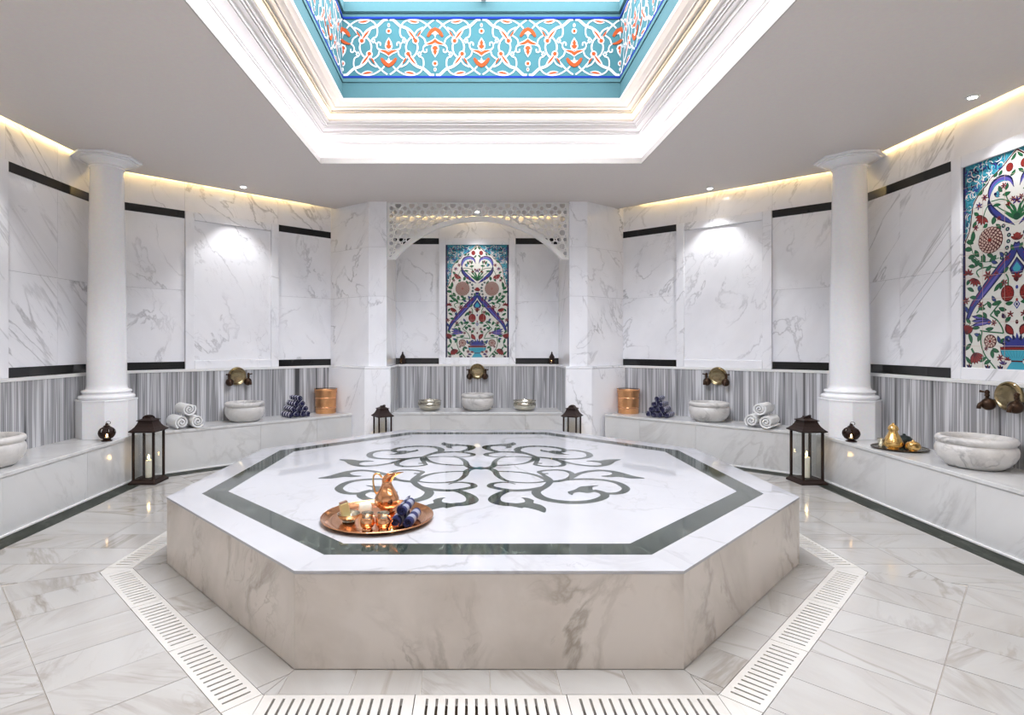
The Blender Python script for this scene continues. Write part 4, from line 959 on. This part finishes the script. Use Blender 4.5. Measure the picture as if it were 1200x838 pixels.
def candle_parts(c, r, h):
    MB().lathe([(r,0),(r,h-0.004),(r*0.92,h),(r*0.5,h-0.006),(0.002,h-0.008)], 20).build('wax', M['wax'], c, smooth=40)
    MB().tube([(0,0,h-0.008),(0,0,h+0.012)], 0.0015, 6).build('wick', M['soapend'], c)
    MB().lathe([(0.001,h+0.008),(0.007,h+0.018),(0.009,h+0.028),(0.006,h+0.042),(0.001,h+0.060)], 12).build('flame', M['flame'], c, smooth=60)
for x, y, rz, lab, cl, sc, sz_, ch in (
    (-3.555, 1.39, 0.03, 'tall dark bronze lantern where two benches meet, away from the gold flask', 'lit cream candle in the tall lantern away from the gold flask', 1.0, 1.0, 0.185),
    (3.535, 1.38, 0.04, 'tall dark bronze lantern where two benches meet, near the gold flask', 'lit cream candle in the tall lantern near the gold flask', 1.0, 1.0, 0.22),
    (-1.285, 3.02, 0.56, 'smaller dark bronze lantern at the niche pillar, behind the scroll inlay, tray side', 'lit cream candle in the smaller niche lantern, copper tray side', 0.84, 0.91, 0.13),
    (1.305, 3.02, -0.52, 'smaller dark bronze lantern at the niche pillar on the gold flask side', 'lit cream candle in the smaller niche lantern, gold flask side', 0.84, 0.91, 0.13)):
    t, c = lantern(x, y, rz, lab, sc, sz_); c['label'] = cl; candle_parts(c, 0.032*sc, ch)

# small round lamps on the benches by the columns, and pointed lamps on the niche ledge
def globe_lamp(x, y, rz, label):
    t = thing('globe_lamp', label, 'lamp', (x, y, HB), rz, 'round bronze candle lamps')
    MB().lathe([(0.048,0),(0.052,0.006),(0.040,0.012),(0.032,0.020)], 24).build('foot', M['bronze'], t, smooth=40)
    # globe with an open window towards -Y
    mb = MB(); n = 28; prof = [(0.032,0.020),(0.058,0.034),(0.074,0.058),(0.080,0.082),(0.076,0.106),(0.062,0.128),(0.042,0.142),(0.026,0.148)]
    for k in range(len(prof)-1):
        for i in range(n):
            a0_, a1_ = 2*PI*i/n, 2*PI*(i+1)/n; am = ((a0_+a1_)/2+PI/2) % (2*PI); am = min(am, 2*PI-am)
            if k in (1, 2) and am < 0.36: continue
            if k in (3, 4) and i % 4 == 1: continue
            (r0, z0), (r1, z1) = prof[k], prof[k+1]
            mb.add([(r0*math.cos(a0_), r0*math.sin(a0_), z0), (r0*math.cos(a1_), r0*math.sin(a1_), z0), (r1*math.cos(a1_), r1*math.sin(a1_), z1), (r1*math.cos(a0_), r1*math.sin(a0_), z1)], [(0,1,2,3)])
    mb.build('globe', M['bronze'], t)
    MB().lathe([(0.028,0.146),(0.034,0.152),(0.022,0.160),(0.014,0.166),(0.016,0.172),(0.010,0.182),(0.002,0.186)], 20).build('lid', M['bronze'], t, smooth=40)
    MB().tube([(0.020*math.cos(a)+0.012, 0, 0.185+0.016*math.sin(a)) for a in [2*PI*i/16 for i in range(16)]], 0.0025, 6, closed=True).build('ring_handle', M['bronze'], t)
    MB().lathe([(0.020,0.024),(0.020,0.040),(0.002,0.041)], 16).build('tea_light', M['wax'], t)
    MB().lathe([(0.001,0.042),(0.008,0.050),(0.007,0.062),(0.001,0.078)], 10).build('flame', M['ember'], t, smooth=60)
globe_lamp(-3.82, 1.10, 0.6, 'small round pierced bronze lamp at the column away from the gold flask')
globe_lamp(3.80, 1.06, -0.6, 'small round pierced bronze lamp between the column and the gold flask')
def ledge_lamp(x, y, label):
    t = thing('ledge_lamp', label, 'lamp', (x, y, Z_L0), 0, 'pointed lamps on the niche ledge')
    def hx(r, z): return [(r*math.cos(PI/6+PI/3*i), r*math.sin(PI/6+PI/3*i), z) for i in range(6)]
    MB().loft([hx(0.048,0),hx(0.050,0.006),hx(0.046,0.012)]).build('base', M['bronze'], t)
    mb = MB()
    R = [hx(0.044,0.012), hx(0.050,0.045), hx(0.050,0.080), hx(0.040,0.105)]
    for k in range(3):
        for i in range(6):
            if k in (0, 1) and i == 3: 
                A, B, C_, D_ = Vector(R[k][i]), Vector(R[k][(i+1)%6]), Vector(R[k+1][(i+1)%6]), Vector(R[k+1][i])
                m_ = (A+B+C_+D_)/4
                In = [m_+(v-m_)*0.55 for v in (A, B, C_, D_)]; O = [A, B, C_, D_]
                for q in range(4): mb.add([O[q], O[(q+1)%4], In[(q+1)%4], In[q]], [(0,1,2,3)])
                continue
            mb.add([R[k][i], R[k][(i+1)%6], R[k+1][(i+1)%6], R[k+1][i]], [(0,1,2,3)])
    mb.build('body', M['bronze'], t)
    MB().loft([hx(0.042,0.104),hx(0.048,0.110),hx(0.030,0.140),hx(0.014,0.165),hx(0.010,0.175)]).lathe([(0.012,0.174),(0.014,0.182),(0.006,0.192),(0.001,0.206)], 12).build('roof', M['bronze'], t)
    MB().lathe([(0.020,0.014),(0.020,0.030),(0.002,0.031)], 14).build('tea_light', M['wax'], t)
    MB().lathe([(0.001,0.032),(0.008,0.040),(0.007,0.052),(0.001,0.070)], 10).build('flame', M['flame'], t, smooth=60)
ledge_lamp(NXC-NH_U+0.115, YN-0.056, 'small pointed dark lamp on the niche ledge, copper tray side')
ledge_lamp(NXC+NH_U-0.115, YN-0.056, 'small pointed dark lamp on the niche ledge, gold flask side')

# ------------------------------------------------------------------ rolled towels
def roll_mesh(r, L, turns, name, mat, seed=0):
    """cloth wound into a roll along local X, spiral visible at both ends"""
    rg = random.Random(seed); mb = MB(); n = int(turns*18); pitch = (r-0.12*r)/turns; th_ = pitch*0.66
    A = []; B = []
    for i in range(n+1):
        a = 2*PI*turns*i/n; ro_ = 0.12*r+pitch*a/(2*PI)
        A.append((ro_*math.cos(a), ro_*math.sin(a))); B.append(((ro_-th_)*math.cos(a), (ro_-th_)*math.sin(a)))
    ring = A+B[::-1]; m_ = len(ring); x0, x1 = -L/2, L/2; rings = []
    for x, k in ((x0, 0.97), (x0+0.006, 1.0), (x1-0.006, 1.0), (x1, 0.97)):
        rings.append([(x+0.0035*math.sin(6*j/m_*3.1), p[0]*k, p[1]*k) for j, p in enumerate(ring)])
    vs = [p for rg_ in rings for p in rg_]; fs = []
    for k in range(3):
        for i in range(m_): fs.append((k*m_+i, k*m_+(i+1)%m_, (k+1)*m_+(i+1)%m_, (k+1)*m_+i))
    for i in range(n): fs.append((i, m_-1-i, m_-2-i, i+1)); fs.append((3*m_+i, 3*m_+i+1, 3*m_+m_-2-i, 3*m_+m_-1-i))
    mb.add(vs, fs); me = mb.mesh(name); me.materials.append(mat)
    me.polygons.foreach_set('use_smooth', [True]*len(me.polygons)); me.update(); me.set_sharp_from_angle(angle=math.radians(45)); return me
wt = roll_mesh(0.083, 0.33, 2.6, 'rolled_towel', M['towel'])
def rolls(me, base, ang, slots, labels, cat, group, name='rolled_towel'):
    """slots: (across, up, along, twist)"""
    ca, sa = math.cos(ang), math.sin(ang)
    for (ac, up_, al, tw), lab in zip(slots, labels):
        o = link(name, me); o.location = (base[0]-sa*ac+ca*al, base[1]+ca*ac+sa*al, base[2]+up_); o.rotation_euler = (tw, 0, ang); tag(o, lab, cat, group)
r = 0.083
for sx in (-1, 1):
    side = 'away from the gold flask' if sx < 0 else 'on the gold flask side'
    bx, by = (-3.50, 2.06) if sx < 0 else (3.44, 2.10)
    ang = math.atan2(-0.72, 0.70) if sx < 0 else math.atan2(-0.72, -0.70)
    rolls(wt, (bx, by, HB), ang, [(-r*1.02, r*1.0, 0, 0.4), (r*1.02, r*1.0, 0.02, 1.9), (0, r*1.0+r*1.75, -0.01, 3.0)],
          ['white rolled towel at the bottom of the stack ' + side]*2+['white rolled towel on top of the stack ' + side], 'towel', 'white rolled towels')
bt = roll_mesh(0.040, 0.26, 2.4, 'rolled_towel', M['btowel'])
for sx in (-1, 1):
    side = 'away from the gold flask' if sx < 0 else 'on the gold flask side'
    bx, by = (-2.49, 3.08) if sx < 0 else (2.52, 3.06)
    ang = math.atan2(-1, 0.30*(-sx)) if sx < 0 else math.atan2(-1, -0.75)
    if sx < 0: ang = math.atan2(-0.8, 0.75)
    q = 0.0405; slots = []; labs = []
    for row, n in enumerate((4, 3, 2, 1)):
        for i in range(n):
            slots.append(((i-(n-1)/2)*2*q*1.01, q+row*q*1.76, random.uniform(-0.012, 0.012), random.uniform(0, 6)))
            labs.append(('navy striped rolled towel %s the pile ' % ('at the foot of', 'in the second row of', 'in the third row of', 'on top of')[row]) + side)
    rolls(bt, (bx, by, HB), ang, slots, labs, 'towel', 'navy rolled towels in pyramid piles')

# ------------------------------------------------------------------ copper buckets, silver bowls
def bucket(x, y, rz, label):
    t = thing('copper_bucket', label, 'bucket', (x, y, HB), rz, 'hammered copper buckets')
    MB().lathe([(0.140,0),(0.143,0.004),(0.147,0.16),(0.150,0.325),(0.152,0.330),(0.146,0.332),(0.143,0.32),(0.139,0.02),(0.005,0.012)], 48).build('body', M['hcopper'], t, smooth=40)
    for z in (0.085, 0.225): MB().lathe([(0.1455,z-0.008),(0.150,z-0.004),(0.151,z),(0.150,z+0.004),(0.1465,z+0.008)], 48, cap0=False, cap1=False).build('band', M['copper'], t, smooth=60)
    MB().tube([(0.151*math.cos(a), 0.151*math.sin(a), 0.331) for a in [2*PI*i/40 for i in range(40)]], 0.005, 8, closed=True).build('rim', M['hcopper'], t, smooth=60)
    for sx in (-1, 1): MB().box(sx*0.150-0.006, sx*0.150+0.006, -0.014, 0.014, 0.29, 0.355).build('lug', M['hcopper'], t, bevel=0.003)
    MB().tube([(0.158*math.cos(a), 0.158*math.sin(a)*0.98, 0.350-0.004*math.sin(a)) for a in [PI*i/24 for i in range(25)]], 0.005, 8).build('bail_handle', M['dbrass'], t, smooth=60)
bucket(-2.183, 3.500, 0.3, 'hammered copper bucket at the end of the bench, copper tray side of the niche')
bucket(2.20, 3.472, -0.3, 'hammered copper bucket at the end of the bench, gold flask side of the niche')
def silver_bowl(x, y, label):
    t = thing('silver_bowl', label, 'bowl', (x, y, HB), 0, 'silver bowls in the niche')
    MB().lathe([(0.095,0),(0.105,0.003),(0.135,0.018),(0.162,0.05),(0.172,0.085),(0.168,0.110),(0.158,0.122)], 48, cap1=False).build('bowl', M['silver'], t, smooth=40)
    MB().lathe([(0.158,0.122),(0.164,0.130),(0.172,0.140),(0.176,0.148),(0.172,0.150),(0.160,0.138),(0.150,0.10),(0.12,0.04),(0.01,0.015)], 48, cap0=False, fn=lambda a, z: 1+0.02*math.sin(12*a) if z > 0.13 else 1).build('rim', M['silver'], t, smooth=40)
    for k in range(4):
        a = PI/4+k*PI/2-0.2; MB().tube([(0.168*math.cos(a), 0.168*math.sin(a), 0.075), (0.195*math.cos(a), 0.195*math.sin(a), 0.095), (0.192*math.cos(a), 0.192*math.sin(a), 0.125), (0.172*math.cos(a), 0.172*math.sin(a), 0.138)], 0.006, 8).build('lug_handle', M['silver'], t, smooth=60)
silver_bowl(-0.70, 3.84, 'engraved silver bowl in the niche, nearer the copper tray')
silver_bowl(0.735, 3.84, 'engraved silver bowl in the niche, nearer the gold flask')

# ------------------------------------------------------------------ tray with gold flask on the long bench
tx, ty = 3.985, 0.655; zt2 = HB
t = thing('serving_tray', 'round dark silver tray under the gold flask on the long bench', 'tray', (tx, ty, zt2))
MB().lathe([(0.19,0),(0.205,0.002),(0.222,0.012),(0.226,0.013),(0.224,0.016),(0.205,0.006),(0.19,0.005),(0.002,0.005)], 48).build('plate', M['silver'], t, smooth=40)
MB().tube([(0.224*math.cos(a), 0.224*math.sin(a), 0.0145) for a in [2*PI*i/48 for i in range(48)]], 0.004, 6, closed=True).build('rim', M['dbrass'], t)
zt3 = zt2+0.0055
t = thing('gold_flask', 'polished gold flask with domed lid on the dark silver tray', 'flask', (3.885, 0.600, zt3))
MB().lathe([(0.045,0),(0.050,0.004),(0.042,0.012),(0.050,0.020),(0.074,0.036),(0.080,0.055),(0.076,0.078),(0.062,0.110),(0.046,0.140),(0.036,0.165),(0.034,0.178)], 40).build('body', M['gold'], t, smooth=40)
MB().lathe([(0.034,0.178),(0.042,0.182),(0.044,0.192),(0.040,0.210),(0.028,0.226),(0.012,0.236),(0.010,0.240),(0.012,0.246),(0.002,0.252)], 40).build('lid', M['gold'], t, smooth=40)
t = thing('gold_sugar_bowl', 'small gold lidded bowl beside the gold flask', 'bowl', (3.99, 0.495, zt3))
MB().lathe([(0.032,0),(0.036,0.003),(0.030,0.010),(0.055,0.024),(0.062,0.045),(0.056,0.066),(0.050,0.070)], 36).build('body', M['gold'], t, smooth=40)
MB().lathe([(0.053,0.070),(0.050,0.078),(0.030,0.090),(0.012,0.096),(0.010,0.102),(0.004,0.108),(0.001,0.109)], 36).build('lid', M['gold'], t, smooth=40)
t = thing('silver_cup', 'small silver cup on the dark tray behind the gold flask', 'cup', (3.90, 0.765, zt3))
MB().lathe([(0.026,0),(0.030,0.003),(0.034,0.03),(0.040,0.07),(0.042,0.075),(0.038,0.075),(0.030,0.02),(0.003,0.012)], 28).build('body', M['silver'], t, smooth=40)
MB().tube([(0.036+0.020*math.sin(a), 0, 0.042+0.022*math.cos(a)) for a in [PI*i/10 for i in range(11)]], 0.004, 8).build('handle', M['silver'], t, smooth=60)
t = thing('dark_bowl', 'dark green lidded bowl at the back of the tray with the gold flask', 'bowl', (4.085, 0.727, zt3))
MB().lathe([(0.035,0),(0.04,0.004),(0.06,0.03),(0.068,0.06),(0.066,0.072)], 32).build('body', M['cloth_dark'], t, smooth=40)
MB().lathe([(0.069,0.072),(0.066,0.084),(0.045,0.104),(0.014,0.114),(0.012,0.124),(0.003,0.130)], 32).build('lid', M['cloth_dark'], t, smooth=40)
t = thing('red_copper_cup', 'red copper cup between the gold flask and the gold bowl', 'cup', (4.065, 0.600, zt3))
MB().lathe([(0.024,0),(0.028,0.003),(0.038,0.02),(0.040,0.05),(0.036,0.065),(0.032,0.064),(0.034,0.03),(0.003,0.012)], 28).build('body', M['redclay'], t, smooth=40)
MB().tube([(0.036*math.cos(a), 0.036*math.sin(a), 0.066) for a in [2*PI*i/28 for i in range(28)]], 0.003, 6, closed=True).build('rim', M['redclay'], t)

# ------------------------------------------------------------------ copper tray on the slab
zs = HS+0.0016
cx_, cy_ = -0.634, -1.373
t = thing('copper_tray', 'wide round polished copper tray lying on the octagonal slab', 'tray', (cx_, cy_, zs))
MB().lathe([(0.285,0),(0.295,0.002),(0.318,0.018),(0.326,0.022),(0.325,0.025),(0.312,0.020),(0.290,0.006),(0.27,0.0045),(0.265,0.0055),(0.26,0.0045),(0.22,0.0045),(0.215,0.0055),(0.21,0.0045),(0.002,0.0045)], 72).build('plate', M['copper'], t, smooth=35)
MB().tube([(0.326*math.cos(a), 0.326*math.sin(a), 0.0235) for a in [2*PI*i/72 for i in range(72)]], 0.0035, 8, closed=True).build('rim', M['copper'], t, smooth=60)
za = zs+0.0058
t = thing('copper_ewer', 'hammered copper jug with long spout and thin handle on the copper tray', 'jug', (-0.600, -1.235, za), 0)
MB().lathe([(0.044,0),(0.050,0.004),(0.040,0.012),(0.048,0.020),(0.068,0.040),(0.076,0.062),(0.074,0.082),(0.062,0.110),(0.046,0.136),(0.034,0.158),(0.030,0.172),(0.031,0.186)], 40, fn=lambda a, z: 1+0.006*math.sin(9*a+z*160)).build('body', M['copper'], t, smooth=50)
rings = []
for z, rr, px, st in ((0.180,0.031,0.0,0.0),(0.200,0.034,0.006,0.010),(0.215,0.036,0.016,0.024),(0.228,0.034,0.030,0.042)):
    rings.append([(rr*math.cos(a)*(1.0)+(px+st*max(0, math.cos(a))), rr*0.78*math.sin(a), z+0.012*max(0, math.cos(a))*(z > 0.19)) for a in [2*PI*i/28 for i in range(28)]])
inner = [[(p[0]*0.93+0.001, p[1]*0.9, p[2]-0.002) for p in rg_] for rg_ in rings[::-1]]
MB().loft(rings+inner, 0, False, False).build('spout', M['copper'], t, smooth=50)
MB().tube(catmull([Vector((-0.030,0,0.205)), Vector((-0.050,0,0.228)), Vector((-0.078,0,0.222)), Vector((-0.084,0,0.180)), Vector((-0.076,0,0.130)), Vector((-0.064,0,0.104))], 5), 0.0055, 8).build('handle', M['gold'], t, smooth=60)
for k, (x, y) in enumerate(((-0.655, -1.592), (-0.567, -1.592))):
    t = thing('copper_cup', 'small shiny copper cup with silvered neck on the tray, ' + ('nearer the soap bowl' if k == 0 else 'nearer the striped towels'), 'cup', (x, y, za), 0, 'copper cups on the tray')
    MB().lathe([(0.026,0),(0.030,0.003),(0.024,0.010),(0.036,0.022),(0.041,0.040),(0.038,0.058),(0.030,0.070)], 32, cap1=False).build('body', M['copper'], t, smooth=40)
    MB().lathe([(0.030,0.070),(0.029,0.080),(0.034,0.092),(0.035,0.096),(0.032,0.096),(0.026,0.080),(0.026,0.070),(0.034,0.040),(0.002,0.018)], 32, cap0=False).build('neck', M['silver'], t, smooth=40)
    MB().tube([(0.030+0.020*math.sin(a), 0, 0.055+0.022*math.cos(a)) for a in [PI*i/10 for i in range(11)]], 0.003, 6).build('handle', M['copper'], t, smooth=60)
bx, by = -0.790, -1.440
t = thing('soap_bowl', 'shallow silver bowl holding soap on the copper tray', 'bowl', (bx, by, za))
MB().lathe([(0.034,0),(0.038,0.003),(0.034,0.008),(0.052,0.020),(0.062,0.036),(0.066,0.048),(0.062,0.048),(0.054,0.030),(0.036,0.016),(0.002,0.013)], 40, fn=lambda a, z: 1+0.02*math.sin(14*a) if z > 0.03 else 1).build('bowl', M['silver'], t, smooth=40)
MB().lathe([(0.028,0.0155),(0.030,0.018),(0.03,0.022)], 30, cap0=False, cap1=False).build('gilt_band', M['gold'], t)
o = MB().box(-0.026, 0.026, -0.016, 0.016, 0, 0.095).build('soap_bar', [M['soap']], None, bevel=0.006); o.location = (bx-0.014, by, za+0.021); o.rotation_euler = (0.10, -0.22, 0.5)
tag(o, 'olive soap bar standing tilted in the silver bowl', 'soap')
sb = MB().box(-0.023, 0.023, -0.013, 0.013, 0.094, 0.100).build('stamped_end', M['soapend'], o, bevel=0.003)
mb = MB(); rings = []
for k, (s_, z) in enumerate(((0.80,0),(1.0,0.010),(1.03,0.03),(0.95,0.050),(0.78,0.058))):
    rings.append([((0.038*s_)*math.copysign(abs(math.cos(a))**0.6, math.cos(a))*(1+0.06*math.sin(3*a+k)), 0.030*s_*math.copysign(abs(math.sin(a))**0.6, math.sin(a)), z) for a in [2*PI*i/20 for i in range(20)]])
o = mb.loft(rings).build('soap_block', M['salt'], None, smooth=50); o.location = (-0.728, -1.268, za); o.rotation_euler = (0, 0, 0.3); tag(o, 'pale rough soap block behind the silver bowl on the copper tray', 'soap')
st = roll_mesh(0.0345, 0.20, 2.6, 'rolled_towel', M['btowel2'])
rolls(st, (-0.455, -1.470, za), math.atan2(0.95, 0.14), [(0.036, 0.0350, 0, 0.3), (-0.036, 0.0350, 0, 2.2), (0.0, 0.0350+0.0605, 0.004, 4.0)],
      ['navy checked rolled towel low on the copper tray']*2+['navy checked rolled towel resting on two others on the copper tray'], 'towel', 'navy rolled towels on the copper tray')
t = thing('gold_trinket', 'small gold trinket lying at the front of the copper tray', 'trinket', (-0.515, -1.640, za))
MB().lathe([(0.012,0),(0.017,0.003),(0.018,0.012),(0.012,0.020),(0.006,0.024)], 20).build('body', M['gold'], t, smooth=40)
MB().sphere((0,0,0.028), 0.007, 12).build('tip', M['gold'], t, smooth=60)
